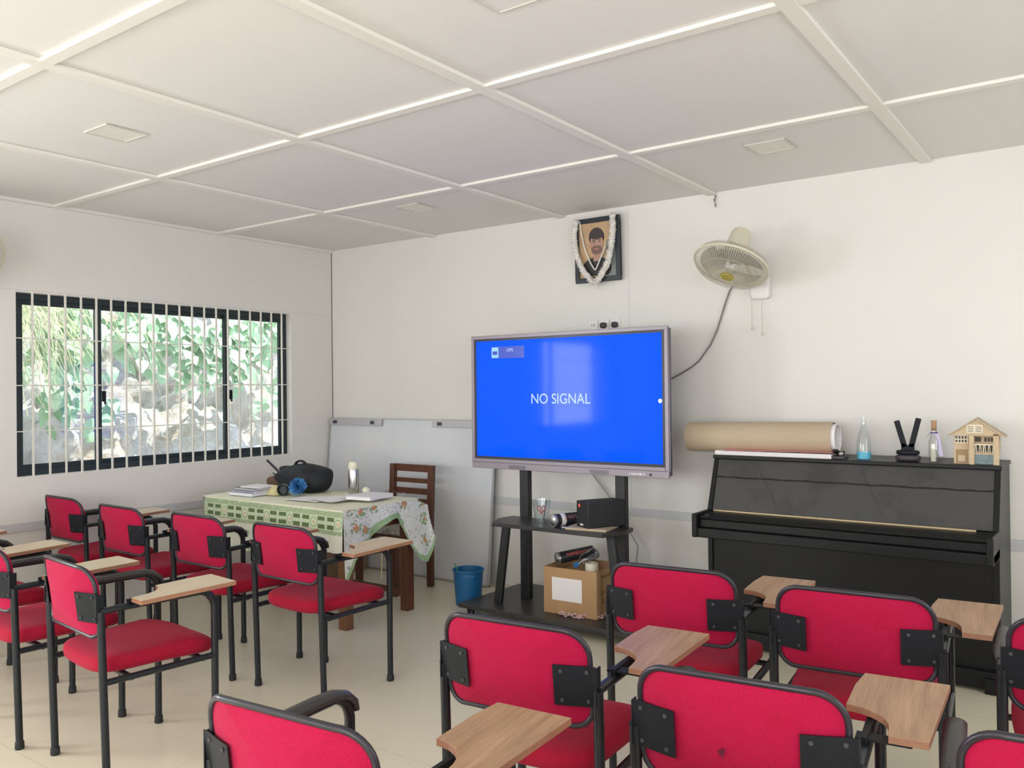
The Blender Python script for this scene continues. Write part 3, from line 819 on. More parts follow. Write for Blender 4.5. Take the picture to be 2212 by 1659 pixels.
# objects in the box (its filling level is a little below the rim)
bz = .088 + .232
tubecan('spray_can', 'black tube with silver end and red writing on top of the box', (3.165, -1.005, .088 + .285 + .036), (3.30, -.80, .088 + .285 + .062), .036, 'tube_art', 'tube_redprint', 'tube')
t = thing('water_bottle', 'clear crushed plastic bottle with blue cap in the cardboard box', 'bottle', (3.325, -1.035, .088 + .285))
R = Vector((.28, .75, .30)).to_track_quat('Z', 'Y').to_matrix()
M().lathe([(.012, 0), (.014, .022), (.030, .045), (.038, .075), (.034, .095), (.038, .12), (.036, .16), (.020, .17), (0, .168)], (0, 0, .02), 18, R).build('bottle', 'water', t)
M().lathe([(0, -.016), (.016, -.016), (.016, .008), (.012, .010)], (0, 0, .02), 16, R).build('cap', 'bluecap', t)
t = thing('tape_roll', 'white paper tape roll standing in the cardboard box', 'roll', (3.405, -.99, .088 + .232))
m = M(); pr = [(.018, 0), (.040, 0), (.040, .085), (.018, .085)]; m.lathe(pr + [pr[0]], (0, 0, 0), 28, close=False); m.build('roll', 'paper_cream', t)
m = M(); rr = random.Random(5)
for cx, cy, n_ in ((3.07, -.90, 40), (3.33, -1.105, 70), (3.47, -1.02, 50)):
    for _ in range(n_):
        p = Vector((cx + rr.uniform(-.09, .09) * (1 if n_ > 60 else .45), cy + rr.uniform(-.02, .03) * (1 if n_ > 60 else 2.6), .090 + rr.uniform(0, .020)))
        m.superq(p, (rr.uniform(.006, .013), rr.uniform(.005, .010), rr.uniform(.004, .008)), 1, 1, 6, 4)
tag(m.build('paper_shreds', 'pinkfluff', None), 'crumpled pale pink paper shreds around the foot of the cardboard box', 'paper shreds', kind='stuff')

# ---------------------------------------------------------------- waste basket
t = thing('waste_basket', 'blue plastic waste basket beside the trolley base', 'bin', (2.395, -.945, 0))
m = M(); prof = [(.086, 0), (.088, .01), (.104, .235)]
m.lathe([(0, 0)] + prof + [(r - .003, z) for r, z in prof[::-1]] + [(0, .012)], (0, 0, 0), 36)
bk = m.build('basket', 'blue_plastic', t)
M().tube([(.107 * math.cos(a), .107 * math.sin(a), .238) for a in [2 * PI * i / 36 for i in range(36)]], .006, 8, closed=True).build('rim', 'blue_plastic', t)
m = M()
for i in range(40):
    a = 2 * PI * i / 40; m.bar((.1008 * math.cos(a), .1008 * math.sin(a), .205), (.1022 * math.cos(a), .1022 * math.sin(a), .228), .004, .0015, (-math.sin(a), math.cos(a), 0))
m.build('slots', 'lilac', t, smooth=False)
tag(M().bar((0, 0, 0), (-.045, -.01, .11), .012, .004).build('green_straw', 'green_plastic', None, smooth=False, loc=(2.345, -.965, .165)), 'green plastic strip sticking out of the blue waste basket', 'strip')

# ---------------------------------------------------------------- teacher table
t = thing('wooden_table', 'dark wooden table covered with a green and cream cloth', 'table', (1.46, -1.56, 0))
tx, ty, tz = .72, .33, .735
M().box(-tx, tx, -ty, ty, tz - .025, tz).build('tabletop', 'teak', t, smooth=False, bevel=.003)
for sx in (-1, 1):
    for sy in (-1, 1):
        x = sx * (tx - .035); y = sy * (ty - .06) + (-.01 if sy < 0 else 0); h_ = .033
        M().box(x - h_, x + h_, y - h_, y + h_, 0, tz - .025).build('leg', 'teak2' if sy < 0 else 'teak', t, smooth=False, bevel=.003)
m = M(); m.box(tx - .055, tx - .030, -ty + .09, ty - .09, tz - .145, tz - .025); m.build('apron', 'teak', t, smooth=False)
m = M(); m.box(-tx + .07, tx - .07, -ty + .035, -ty + .06, tz - .145, tz - .025); m.build('apron', 'teak', t, smooth=False)
m = M(); m.box(-tx + .07, tx - .07, ty - .06, ty - .035, tz - .145, tz - .025); m.build('apron', 'teak', t, smooth=False)
m = M(); m.box(-tx + .04, tx - .04, ty - .07, ty - .045, .10, .135); m.build('stretcher', 'teak', t, smooth=False)

# cloth: origin at table top edge height
t = thing('tablecloth', 'cream tablecloth with green printed border hanging over the wooden table', 'tablecloth', (1.46, -1.56, tz + .003))
ex, ey = tx + .012, ty + .012
def wob(x, y): return .003 * noise.noise(Vector((x * 4, y * 4, 0)))
M().sheet(lambda u, v: (-tx + (ex + tx) * u, -ey + 2 * ey * v, .004 + abs(wob(u * 1.4, v))), 40, 20, .003).build('top_cover', 'cloth', t, fixn=True)
def front(u, v):
    x = -tx + .03 + (ex + tx - .03) * u; drop = .30 + .045 * math.sin(u * 3.4 + 1.0)
    fold = .010 * math.sin(x * 21) * v + .012 * v + .006 * math.sin(x * 47 + 1) * v
    return (x, -ey - fold, .004 - drop * v)
M().sheet(front, 60, 16, .002, (0, 1, 0)).build('front_drop', 'cloth', t)
# right end: hem pulled up in the middle, corners hanging
hem = [(-ey, .46), (-.315, .40), (-.27, .30), (-.20, .245), (-.12, .19), (-.04, .135), (.05, .10), (.12, .10), (.17, .18), (.22, .30), (.28, .40), (.345, .42), (.40, .36), (.43, .27)]
def hemz(y):
    for i in range(len(hem) - 1):
        if hem[i][0] <= y <= hem[i + 1][0]: a = (y - hem[i][0]) / (hem[i + 1][0] - hem[i][0]); return hem[i][1] * (1 - a) + hem[i + 1][1] * a
    return hem[-1][1]
def end(u, v):
    y = -ey + (.43 + ey) * u; h_ = hemz(y)
    top = .004 if y < ey - .03 else .004 - (y - ey + .03) * .45
    out_ = .012 + .03 * v * math.sin(u * 9 + .5) ** 2 + max(0, y - .15) * .22 * v
    return (ex + out_ * (0.25 + .75 * v), y, top - (h_ - (.004 - top)) * v if h_ > (.004 - top) else top - .02 * v)
M().sheet(end, 56, 14, .002, (-1, 0, 0)).build('end_drop', 'floral', t)
m = M()
hp = []
for i in range(57):
    p = end(i / 56, 1); hp.append(Vector(p))
q = [Vector(end(i / 56, .90 if hemz(-ey + (.43 + ey) * i / 56) > .2 else .70)) for i in range(57)]
off = Vector((.0015, 0, 0))
m.add([a + off for a in hp] + [a + off for a in q], [(i, i + 1, 57 + i + 1, 57 + i) for i in range(56)])
m.build('hem_band', 'hem', t)
# underside of the far drop, seen through the table legs
def far(u, v):
    x = -tx + .05 + (tx * 2 - .05) * u
    return (x, ey + .012 + .015 * math.sin(x * 18) * v, .004 - .27 * v)
M().sheet(far, 40, 8, .002, (0, -1, 0)).build('back_drop', 'floral', t)

TT = tz + .012      # cloth surface
# bag
t = thing('duffel_bag', 'black soft bag lying on the back of the covered table', 'bag', (1.185, -1.36, TT), .12)
def bf(p):
    x = p.x; k_ = 1 - .25 * max(0, -x / .2); n_ = noise.noise(p * 9) * .018
    z = p.z * k_ * (1 + .12 * math.sin(x * 9 + 1)) + n_
    return Vector((x + n_, p.y * (1 + .1 * math.sin(x * 14)), max(z, -.088)))
M().superq((0, 0, .090), (.235, .13, .100), .75, .7, 44, 26, bf).build('body', 'bag', t, angle=180)
M().tube([(-.06 + .055 * (1 - math.cos(a)) , -.02, .175 + .045 * math.sin(a)) for a in [PI * i / 12 for i in range(13)]], .008, 8, rx=1.8).build('handle', 'bag', t)
M().tube([(-.20, -.10, .13), (-.10, -.125, .10), (.05, -.130, .06), (.19, -.10, .03)], .005, 6).build('strap', 'bag', t)
M().superq((-.175, .0, .155), (.035, .05, .022), .8, .8, 16, 10).build('zip_pouch', 'bag', t)
# steel flask
t = thing('steel_flask', 'tall steel flask with cream cap on the covered table', 'flask', (1.665, -1.315, TT))
M().lathe([(.034, 0), (.036, .006), (.036, .172), (.034, .178)], (0, 0, 0), 32).build('body', 'mist', t)
M().lathe([(.034, .178), (.036, .182), (.035, .210), (.026, .228), (0, .231)], (0, 0, 0), 32).build('cap', 'creamplastic', t)
# tinsel ball
m = M(); rr = random.Random(11); c = Vector((0, 0, .062))
for _ in range(700):
    d = Vector((rr.gauss(0, 1), rr.gauss(0, 1), rr.gauss(0, 1))).normalized(); L = rr.uniform(.045, .068)
    s_ = d.cross(Vector((rr.random(), rr.random(), rr.random()))).normalized() * .006
    p = c + d * .02; q_ = c + d * L; q_.z = max(q_.z, .002)
    m.add([p - s_, p + s_, q_ + s_ * .6, q_ - s_ * .6], [(0, 1, 2, 3)])
tag(m.build('tinsel_ball', 'bluetinsel', None, loc=(1.375, -1.57, TT), smooth=False, fixn=False), 'shaggy bright blue ball in front of the black bag', 'ball')
# dark green round pot on its side
t = thing('round_pot', 'small dark round pot lying beside the blue ball', 'pot', (1.278, -1.61, TT + .040))
R = Vector((.35, -.9, .05)).to_track_quat('Z', 'Y').to_matrix()
M().lathe([(0, -.04), (.030, -.04), (.040, -.01), (.040, .03), (.034, .035), (.030, .01), (0, .008)], (0, 0, 0), 26, R).build('body', 'dkgreen', t)
M().lathe([(.041, -.002), (.0425, .004), (.041, .010)], (0, 0, 0), 26, R, close=False).build('band', 'steel', t)
# yellow cloth
def yc(u, v):
    x = (u - .5) * .17; y = (v - .5) * .15; r_ = math.hypot(x / .085, y / .075)
    return (x, y, max(.004, .062 * max(0, 1 - r_ ** 2) + .016 * noise.noise(Vector((x * 25, y * 25, 1)))))
tag(M().sheet(yc, 24, 24, .003).build('yellow_cloth', 'yellowcloth', None, loc=(1.175, -1.60, TT)), 'crumpled yellow cloth between the books and the dark pot', 'cloth')
# books
def book(name, lab, x, y, z, w_, d_, h_, rz, cov, cat='book', spiral=False):
    t = thing(name, lab, cat, (x, y, z), rz, 'books and pads on the covered table')
    M().box(-w_ / 2 + .003, w_ / 2 - .003, -d_ / 2 + .003, d_ / 2 - .003, .002, h_ - .002).build('pages', 'paper', t, smooth=False)
    m = M(); m.box(-w_ / 2, w_ / 2, -d_ / 2, d_ / 2, 0, .002); m.box(-w_ / 2, w_ / 2, -d_ / 2, d_ / 2, h_ - .002, h_)
    m.build('cover', cov, t, smooth=False)
    if spiral:
        m = M()
        for i in range(12):
            xx = -w_ / 2 + .02 + i * (w_ - .04) / 11
            m.tube([(xx, -d_ / 2 + .004 * math.cos(a), h_ / 2 + (h_ / 2 + .003) * math.sin(a)) for a in [2 * PI * k_ / 10 for k_ in range(10)]], .0015, 5, closed=True)
        m.build('spiral', 'plug', t)
    return t
book('exercise_book', 'pale blue covered book at bottom of the pile at the table end', 1.035, -1.715, TT, .25, .17, .022, .05, 'bookblue')
book('notebook', 'spiral bound notebook in the pile at the left end of the table', 1.05, -1.70, TT + .023, .23, .17, .012, .10, 'bookblue', spiral=True)
book('file_folder', 'dark folder lying on the pile of books at the table end', 1.035, -1.67, TT + .036, .25, .18, .012, -.05, 'bookdark')
book('paper_pad', 'white pad of paper topmost of the book pile at the table end', 1.055, -1.655, TT + .049, .20, .16, .010, .08, 'paper')
t = thing('leather_case', 'brown leather case lying behind the books left of the bag', 'case', (.92, -1.38, TT + .0))
M().superq((0, 0, .055), (.085, .06, .050), .6, .6, 24, 14, lambda p: Vector((p.x, p.y, p.z * (1 - .35 * abs(p.x) / .085)))).build('body', 'brownleather', t, angle=180)
M().tube([(-.06, 0, .085), (0, -.0, .112), (.06, 0, .085)], .006, 6).build('strap', 'brownleather', t)
# dark rod leaning on the bag
tag(M().cyl((0, 0, 0), (-.14, -.02, .10), .009, 12).build('dark_rod', 'tvdark', None, loc=(.905, -1.335, TT + .105)), 'dark thin rod poking up behind the brown case beside bag', 'rod')
# papers
def paper(x, y, w_, d_, rz, lab, lift, mt='paper', z=0, cat='paper'):
    sd = x * 7
    def f(u, v):
        X = (u - .5) * w_; Y = (v - .5) * d_
        return (X, Y, .003 + lift * (.5 + .5 * math.sin(u * 6 + sd)) * (v * .7 + .3) * (u * 1.2))
    o = M().sheet(f, 16, 12, .0012).build('paper_sheet', mt, None, loc=(x, y, TT + z)); o.rotation_euler = (0, 0, rz)
    return tag(o, lab, cat, 'loose papers on the covered table')
paper(1.62, -1.66, .30, .21, .10, 'curling white sheet of paper nearest the blue ball', .012)
paper(1.78, -1.62, .30, .21, -.12, 'white sheet of paper in the middle of the table front edge', .020, z=.006)
paper(1.88, -1.48, .30, .20, .25, 'white sheet of paper in front of the steel flask', .030, z=.010)
book('paper_stack', 'thick stack of white paper at the right end of table', 1.975, -1.46, TT + .012, .20, .26, .022, .15, 'paper')
# cream ball of cloth/bulb
tag(M().superq((0, 0, .026), (.030, .028, .027), 1, 1, 20, 12, lambda p: p * (1 + .1 * noise.noise(p * 40))).build('cream_ball', 'creamplastic', None, loc=(1.745, -1.27, TT)), 'small cream ball right of the steel flask', 'ball')
t = thing('eyeglasses', 'small pair of spectacles at the far right corner of table', 'glasses', (1.99, -1.275, TT))
m = M()
for s_ in (-1, 1): m.tube([(s_ * .033 + .024 * math.cos(a), 0, .024 + .018 * math.sin(a)) for a in [2 * PI * i / 16 for i in range(16)]], .0018, 6, closed=True)
m.tube([(-.009, 0, .026), (0, 0, .030), (.009, 0, .026)], .0018, 6)
for s_ in (-1, 1): m.tube([(s_ * .057, 0, .028), (s_ * .056, .08, .024), (s_ * .055, .12, .004)], .0018, 6)
m.build('frame', 'brownleather', t)
# box below the table
t = thing('storage_carton', 'plain brown cardboard carton standing on the floor under the table', 'box', (.70, -.72, 0))
M().box(-.28, .28, -.17, .20, 0, .38).build('carton', 'cardboard2', t, smooth=False, bevel=.003)
M().box(.2805, .2815, -.17, .20, .20, .23).build('tape', 'kraft', t, smooth=False)
t = thing('dangling_string', 'thin yellow string hanging down under the table', 'string', (2.02, -1.40, .40))
M().tube([(0, 0, 0), (.01, -.01, -.07), (-.005, 0, -.13), (-.02, .01, -.19)], .004, 6).build('string', 'yellowcloth', t)

# ---------------------------------------------------------------- wooden chair behind the table
t = thing('wooden_chair', 'dark wooden chair with slatted back behind the covered table', 'chair', (1.635, -.70, 0))
cw = .197
for sx in (-1, 1):
    m = M(); m.bar((sx * cw, 0, 0), (sx * cw, -.0, .44), .046, .04, (1, 0, 0)); m.bar((sx * cw, 0, .44), (sx * cw, .025, .905), .046, .04, (1, 0, 0)); m.build('back_leg', 'teak', t, smooth=False, bevel=.003)
    m = M(); m.bar((sx * (cw - .01), -.36, 0), (sx * (cw - .01), -.36, .42), .042, .042, (1, 0, 0)); m.build('front_leg', 'teak', t, smooth=False, bevel=.003)
    m = M(); m.box(sx * cw - .012, sx * cw + .012, -.34, -.02, .36, .42); m.build('seat_rail', 'teak', t, smooth=False)
for z0, z1 in ((.850, .905), (.765, .800), (.680, .725), (.610, .645)):
    m = M(); m.box(-cw + .02, cw - .02, .008 + (z0 - .44) * .04, .028 + (z0 - .44) * .04, z0, z1); m.build('back_slat', 'teak', t, smooth=False, bevel=.002)
m = M(); m.box(-cw + .02, cw - .02, -.012, .012, .37, .43); m.build('back_rail', 'teak', t, smooth=False)
m = M(); m.box(-cw - .01, cw + .01, -.385, -.02, .42, .44); m.build('seat', 'teak', t, smooth=False, bevel=.004)

# ---------------------------------------------------------------- picture with garland
t = thing('framed_portrait', 'black framed portrait of a bearded man hung high on front wall', 'picture', (2.925, -.035, 2.262)); t.rotation_euler = (.035, 0, 0)
fw, fh, fb = .190, .475, .035
m = M()
for q in ((-fw, fw, 0, fb), (-fw, fw, fh - fb, fh), (-fw, -fw + fb, fb, fh - fb), (fw - fb, fw, fb, fh - fb)): m.box(q[0], q[1], -.012, .012, q[2], q[3])
m.build('frame', 'frame', t, smooth=False, bevel=.002)
m = M(); m.box(-fw + fb, fw - fb, 0, .006, fb, fh - fb)
def ell(cx, cz, a, c, y, n_=28, f=None):
    pts = [(cx + a * math.cos(2 * PI * i / n_), cz + c * math.sin(2 * PI * i / n_)) for i in range(n_)]
    if f: pts = [p for p in pts if f(p)]
    m.prism(pts, y, y + .0006, lambda u, v, h: (u, h, v))
m.c = 5; m.box(.075, fw - fb, -.0006, 0, fb, .30)
m.c = 4; ell(-.01, .10, .125, .085, -.0012, f=lambda p: p[1] > fb + .001)
m.c = 2; ell(-.005, .330, .066, .072, -.0018)
m.c = 1; m.box(-.035, .025, -.0020, -.0012, .155, .22); ell(-.005, .280, .056, .078, -.0026)
m.c = 3; ell(-.005, .238, .046, .036, -.0032)
m.c = 2; m.box(-.040, -.014, -.0036, -.003, .305, .311); m.box(.006, .032, -.0036, -.003, .305, .311); ell(-.027, .294, .008, .004, -.0038, 12); ell(.019, .294, .008, .004, -.0038, 12)
ell(-.005, .350, .060, .036, -.0034)
m.c = 1; m.prism([(-.011, .262), (.003, .262), (-.003, .292)], -.0038, -.003, lambda u, v, h: (u, h, v)); m.c = 6; m.box(-.018, .010, -.0040, -.0034, .240, .246)
m.build('photo_print', ['ptan', 'pskin', 'phair', 'pbeard', 'pshirt', 'pgrey', 'paper_pink'], t, smooth=False, fixn=True)
def garland(name, lab, pts, r, n_, seed, dens=900):
    rr = random.Random(seed); P = [Vector(p) for p in pts]; m = M()
    # resample
    Q = []
    for i in range(len(P) - 1):
        for k_ in range(n_): Q.append(P[i].lerp(P[i + 1], k_ / n_))
    Q.append(P[-1])
    Q2 = Q[:]
    for _ in range(4): Q2 = [Q2[0]] + [(Q2[i - 1] + Q2[i] * 2 + Q2[i + 1]) / 4 for i in range(1, len(Q2) - 1)] + [Q2[-1]]
    m.tube(Q2, [r * (.72 + .15 * rr.random()) for _ in Q2], 10)
    for _ in range(dens):
        q = rr.choice(Q2); d = Vector((rr.gauss(0, 1), -abs(rr.gauss(0, 1)), rr.gauss(0, 1))).normalized()
        s_ = Vector((rr.gauss(0, 1), rr.gauss(0, 1), rr.gauss(0, 1))).cross(d).normalized() * r * .24
        a = q + d * r * .5; e = q + d * r * rr.uniform(1.0, 1.5); m.add([a - s_, a + s_, e], [(0, 1, 2)])
    return m
t = thing('flower_garland', 'fluffy white garland hung in a V over the portrait', 'garland', (2.925, -.07, 2.262))
g = garland('garland', '', [(-.165, 0, .465), (-.185, 0, .36), (-.170, 0, .22), (-.110, 0, .09), (-.03, 0, .0), (0, -.005, -.01), (.03, 0, .02), (.105, 0, .13), (.135, 0, .25), (.150, 0, .38), (.145, 0, .475)], .024, 8, 2, 2600)
g.build('white_strand', 'garland', t, fixn=False, angle=180)
g = garland('garland', '', [(-.140, .01, .46), (-.125, .01, .36), (-.100, .01, .25), (-.05, .01, .14), (-.01, .01, .08), (.03, .01, .16), (.08, .01, .26)], .0065, 8, 4, 300)
g.build('thin_strand', 'garland', t, fixn=False, angle=180)
M().tube([(0, 0, 0), (.002, 0, -.03), (.012, 0, -.05)], .006, 8).build('tassel', 'garland', t)

# wire hook under the ceiling
tag(M().tube([(0, 0, .05), (.004, -.01, .035), (-.004, -.012, .025), (.0, -.010, .0), (.002, -.008, -.012), (.0, -.006, -.03)], [.007, .003, .007, .002, .006, .002], 8).build('wire_hook', 'cable', None, loc=(3.83, -.006, 2.725)), 'small dark hook hanging at the top of the front wall', 'hook')

# ---------------------------------------------------------------- wall fans
def wall_fan(label, loc, axis, wallpt, cable=True, wall_dir='y'):
    """loc: cage centre; axis: blowing direction (world)"""
    t = thing('wall_fan', label, 'fan', loc, 0)
    ax = Vector(axis).normalized(); R = ax.to_track_quat('Z', 'Y').to_matrix()
    T = lambda x, y, z: tuple(R @ Vector((x, y, z)))
    r = .232
    m = M()
    prof_f = [(.045, .082), (.10, .078), (.17, .062), (.215, .036), (r, .004)]
    prof_b = [(r, -.004), (.215, -.040), (.16, -.062), (.07, -.070)]
    for i in range(96):
        a = 2 * PI * i / 96
        for pr in (prof_f, prof_b): m.tube([T(q * math.cos(a), q * math.sin(a), z) for q, z in pr], .0013, 4)
    for q, z in ((.10, .078), (.17, .062), (.16, -.062)): m.tube([T(q * math.cos(a), q * math.sin(a), z) for a in [2 * PI * k_ / 48 for k_ in range(48)]], .0014, 5, closed=True)
    m.build('cage', 'fanwire', t)
    M().tube([T(r * math.cos(a), r * math.sin(a), 0) for a in [2 * PI * k_ / 60 for k_ in range(60)]], .0075, 8, closed=True).build('rim', 'fan', t)
    m = M()
    for k_ in range(3):
        a0 = 2 * PI * k_ / 3 + .4
        def bl(u, v):
            q = .03 + .165 * u; a = a0 + (v - .5) * (1.2 + .75 * u); return T(q * math.cos(a), q * math.sin(a), .0 + .030 * (v - .5) * (1 - .2 * u))
        m.sheet(bl, 10, 8, .0015, tuple(ax))
    m.build('blades', 'blade', t)
    M().lathe([(0, .035), (.025, .033), (.032, .02), (.034, -.02)], (0, 0, 0), 20, R).build('spinner', 'socket', t)
    m = M(); m.lathe([(0, .088), (.030, .088), (.046, .083), (.048, .076), (.03, .076)], (0, 0, 0), 26, R); m.c = 1; m.lathe([(.030, .0885), (.036, .092), (.043, .0865)], (0, 0, 0), 26, R, close=False)
    m.build('badge', ['gold', 'gold'], t)
    M().lathe([(.085, -.062), (.078, -.085), (.064, -.235), (.056, -.252), (0, -.256)], (0, 0, 0), 28, R).build('motor_housing', 'fan', t)
    # neck and wall base
    base = Vector(wallpt) - Vector(loc); back = ax * -.18
    m = M(); mid = (back + base) * .5 + Vector((0, 0, -.05)); m.tube([back, mid, base], [.022, .02, .024], 12); m.build('neck', 'fan', t)
    nrm = Vector((0, -1, 0)) if wall_dir == 'y' else Vector((1, 0, 0))
    if wall_dir == 'c': nrm = Vector((0, 0, -1))
    m = M(); c = base
    dx = (.065, .03, .085) if wall_dir == 'y' else (.03, .065, .085)
    if wall_dir == 'c': dx = (.07, .07, .03)
    m.superq(c + nrm * .025, dx, .35, .35, 24, 12); m.build('wall_base', 'socket', t, angle=60)
    if wall_dir == 'y':
        for q in (-.055, .012):
            pc = M().tube([c + Vector((q, -.04, -.07)), c + Vector((q, -.04, -.30 - q * .6))], .0024, 6).build('pull_cord', 'cord', t)
            M().superq(c + Vector((q, -.04, -.305 - q * .6)), (.006, .006, .012), 1, 1, 10, 8).build('cord_bead', 'cord', pc)
    return t
f = wall_fan('cream wall fan tilted downwards on the front wall right of screen', (4.085, -.40, 2.232), (-.13, -.46, -.88), (4.14, -.0, 2.13))
wall_fan('wall fan at the left photo edge, only its cage rim showing', (.30, -3.255, 2.345), (.75, -.1, -.55), (0, -3.255, 2.25), wall_dir='x')
wall_fan('hanging fan at the top right corner, only its cage rim showing', (6.085, -2.85, 2.48), (-.1, -.55, -.55), (6.06, -2.72, 2.80), wall_dir='c')
# mains cable from fan to screen
tag(M().tube([Vector(p) for p in ((3.93, -.014, 2.19), (3.82, -.014, 2.19), (3.79, -.014, 2.145), (3.759, -.014, 2.066), (3.73, -.014, 1.98), (3.704, -.014, 1.902), (3.68, -.014, 1.85), (3.654, -.014, 1.798), (3.572, -.014, 1.694), (3.519, -.014, 1.655), (3.438, -.014, 1.61), (3.353, -.014, 1.571), (3.25, -.05, 1.54), (3.18, -.25, 1.52), (3.15, -.46, 1.51))], .0058, 8).build('power_cable', 'cable', None), 'grey power cable running from the wall fan down behind screen', 'cable')
tag(M().tube([Vector(p) for p in ((2.70, -.06, 1.02), (2.80, -.055, .92), (2.95, -.05, .74), (3.06, -.05, .62), (3.15, -.06, .48), (3.26, -.10, .35), (3.34, -.3, .20), (3.36, -.42, .13))], .0065, 8).build('white_cable', 'cablewhite', None), 'pale cable hanging diagonally on the wall behind the trolley', 'cable')
# sockets above the screen
for i, (x, lab, dark) in enumerate(((2.86, 'blank white wall plate above the top edge of screen', 0), (2.955, 'white wall socket with a brown round plug above the screen', 1), (3.05, 'white wall socket with a dark plug nearest the right above screen', 1))):
    t = thing('wall_socket', lab, 'socket', (x, -.0, 1.905), 0, 'wall sockets above the screen')
    M().box(-.040, .040, -.010, 0, 0, .080).build('plate', 'socket', t, smooth=False, bevel=.003)
    if dark: M().superq((0, -.025, .034), (.026, .018, .022), .7, .8, 20, 10).build('plug', 'plug', t)
    else:
        m = M(); m.box(-.012, -.008, -.0115, -.01, .03, .05); m.box(.008, .012, -.0115, -.01, .03, .05); m.build('switch_marks', 'plug', t, smooth=False)

# ---------------------------------------------------------------- piano
px0, px1 = 4.005, 5.545; PZ = 1.056
before_piano = set(C.objects)
t = thing('upright_piano', 'black upright piano with sloping front panel against front wall', 'piano', (px0, -.10, 0)); PW = px1 - px0
def yl(y): return y + .10
m = M()   # side panels follow the slope
for x0, x1 in ((0, .028), (PW - .028, PW)):
    o = [(yl(-.10), -.072), (yl(-.62), -.072), (yl(-.62), .60), (yl(-.62), .745), (yl(-.505), PZ - .02), (yl(-.10), PZ - .02)]
    m = M(); m.prism(o, x0, x1, lambda u, v, h: (h, u, v)); m.build('side_panel', 'piano', t, smooth=False, bevel=.003)
M().box(-.006, PW + .006, yl(-.515), yl(-.09), PZ - .022, PZ).build('lid', 'piano', t, smooth=False, bevel=.004)
m = M(); o = [(yl(-.612), .735), (yl(-.500), PZ - .024), (yl(-.475), PZ - .024), (yl(-.585), .735)]
m.prism(o, .029, PW - .029, lambda u, v, h: (h, u, v)); fp = m.build('front_panel', 'piano_panel', t, smooth=False)
def onp(a, c):  # point on sloped panel
    return Vector((a * (PW - .06) + .03, yl(-.612) + (.112) * c, .735 + (PZ - .024 - .735) * c)) + Vector((0, -.0015, .0006))
m = M(); N = 60
vs = []
for i in range(N + 1): 
    a = i / N; c = .64 + .004 * math.sin(a * 40); vs += [onp(a, c - .012), onp(a, c + .016 + .006 * math.sin(a * 90))]
m.add(vs, [(2 * i, 2 * i + 2, 2 * i + 3, 2 * i + 1) for i in range(N)])
m.build('panel_scratch', 'piano_line', fp, smooth=False)
for (a0, c0), (a1, c1) in (((.16, .93), (.26, .12)), ((.56, .93), (.655, .05))):
    m = M(); p, q_ = onp(a0, c0), onp(a1, c1); d = Vector((.006, 0, 0)); m.add([p - d, p + d, q_ + d, q_ - d], [(0, 1, 2, 3)]); m.build('painted_reflection', 'refl_paint', fp, smooth=False)  # slanting reflections in the gloss, painted on as darker strips
M().box(.045, PW - .10, yl(-.640), yl(-.618), .728, .738).build('hinge_strip', 'brass', t, smooth=False)
kb = M(); kb.box(.0, PW, yl(-.845), yl(-.60), .600, .655); kb.box(.03, PW - .03, yl(-.815), yl(-.605), .655, .715); kb.build('keybed', 'piano', t, smooth=False, bevel=.006)
m = M(); o = [(yl(-.815), .700), (yl(-.825), .712), (yl(-.81), .722), (yl(-.62), .732), (yl(-.62), .716)]
m.prism(o, .034, PW - .034, lambda u, v, h: (h, u, v)); m.build('fallboard', 'piano', t, smooth=False, bevel=.002)
for x0 in (0, PW - .032):
    m = M(); m.box(x0, x0 + .032, yl(-.86), yl(-.60), .600, .738); m.build('arm', 'piano', t, smooth=False, bevel=.008)
M().box(.028, PW - .028, yl(-.605), yl(-.59), .02, .600).build('knee_panel', 'piano', t, smooth=False)
M().box(0, PW, yl(-.640), yl(-.10), -.055, .03).build('bottom_board', 'piano', t, smooth=False, bevel=.003)
for x0 in (.0, PW - .07):
    m = M(); m.box(x0, x0 + .07, yl(-.66), yl(-.60), -.075, .0); ft = m.build('toe', 'piano', t, smooth=False, bevel=.004)
M().box(.03, PW - .03, yl(-.14), yl(-.10), .05, PZ - .03).build('back_frame', 'piano', t, smooth=False)
for xx in (.65, .74, .83):
    m = M(); m.bar((xx, yl(-.62), -.02), (xx, yl(-.72), -.03), .05, .012); m.build('pedal', 'brass', t, smooth=False, bevel=.003)

# things on the piano
t = tag(M().box(-.36, .34, -.10, .11, 0, .026).build('paper_stack', 'paper', None, smooth=False, bevel=.002, loc=(4.36, -.385, PZ)), 'low stack of white paper under the kraft roll on piano', 'paper')
o = M().sheet(lambda u, v: ((u - .5) * .66, (v - .5) * .21, .004 + .008 * u * (1 - v) + .002 * math.sin(u * 30)), 20, 8, .002).build('pink_sheet', 'paper_pink', None, loc=(4.38, -.40, PZ + .028)); tag(o, 'pink sheets lying between the white paper and kraft roll', 'paper')
t = thing('kraft_roll', 'big roll of brown kraft paper lying on top of piano', 'paper roll', (3.80, -.40, 1.158))
d = Vector((.895, .0, .014)); RR = .093; R = d.to_track_quat('Z', 'Y').to_matrix(); LL = d.length
m = M(); pr = [(RR, 0), (RR, LL), (RR - .004, LL), (RR - .004, LL - .25), (RR - .030, LL - .26)]
m.lathe([(0, .01), (RR - .01, .0)] + pr, (0, 0, 0), 48, R, close=False)
m.build('outer_wrap', 'kraft', t)
m = M(); pr = [(RR - .012, LL + .022), (RR - .016, LL + .022), (RR - .018, LL - .2)]
m.lathe([(RR - .012, LL - .2)] + pr, (0, 0, 0), 48, R, close=False); m.lathe([(0, LL - .12), (RR - .019, LL - .12)], (0, 0, 0), 40, R, close=False); m.build('inner_roll', 'paper', t)
z0 = PZ + .030
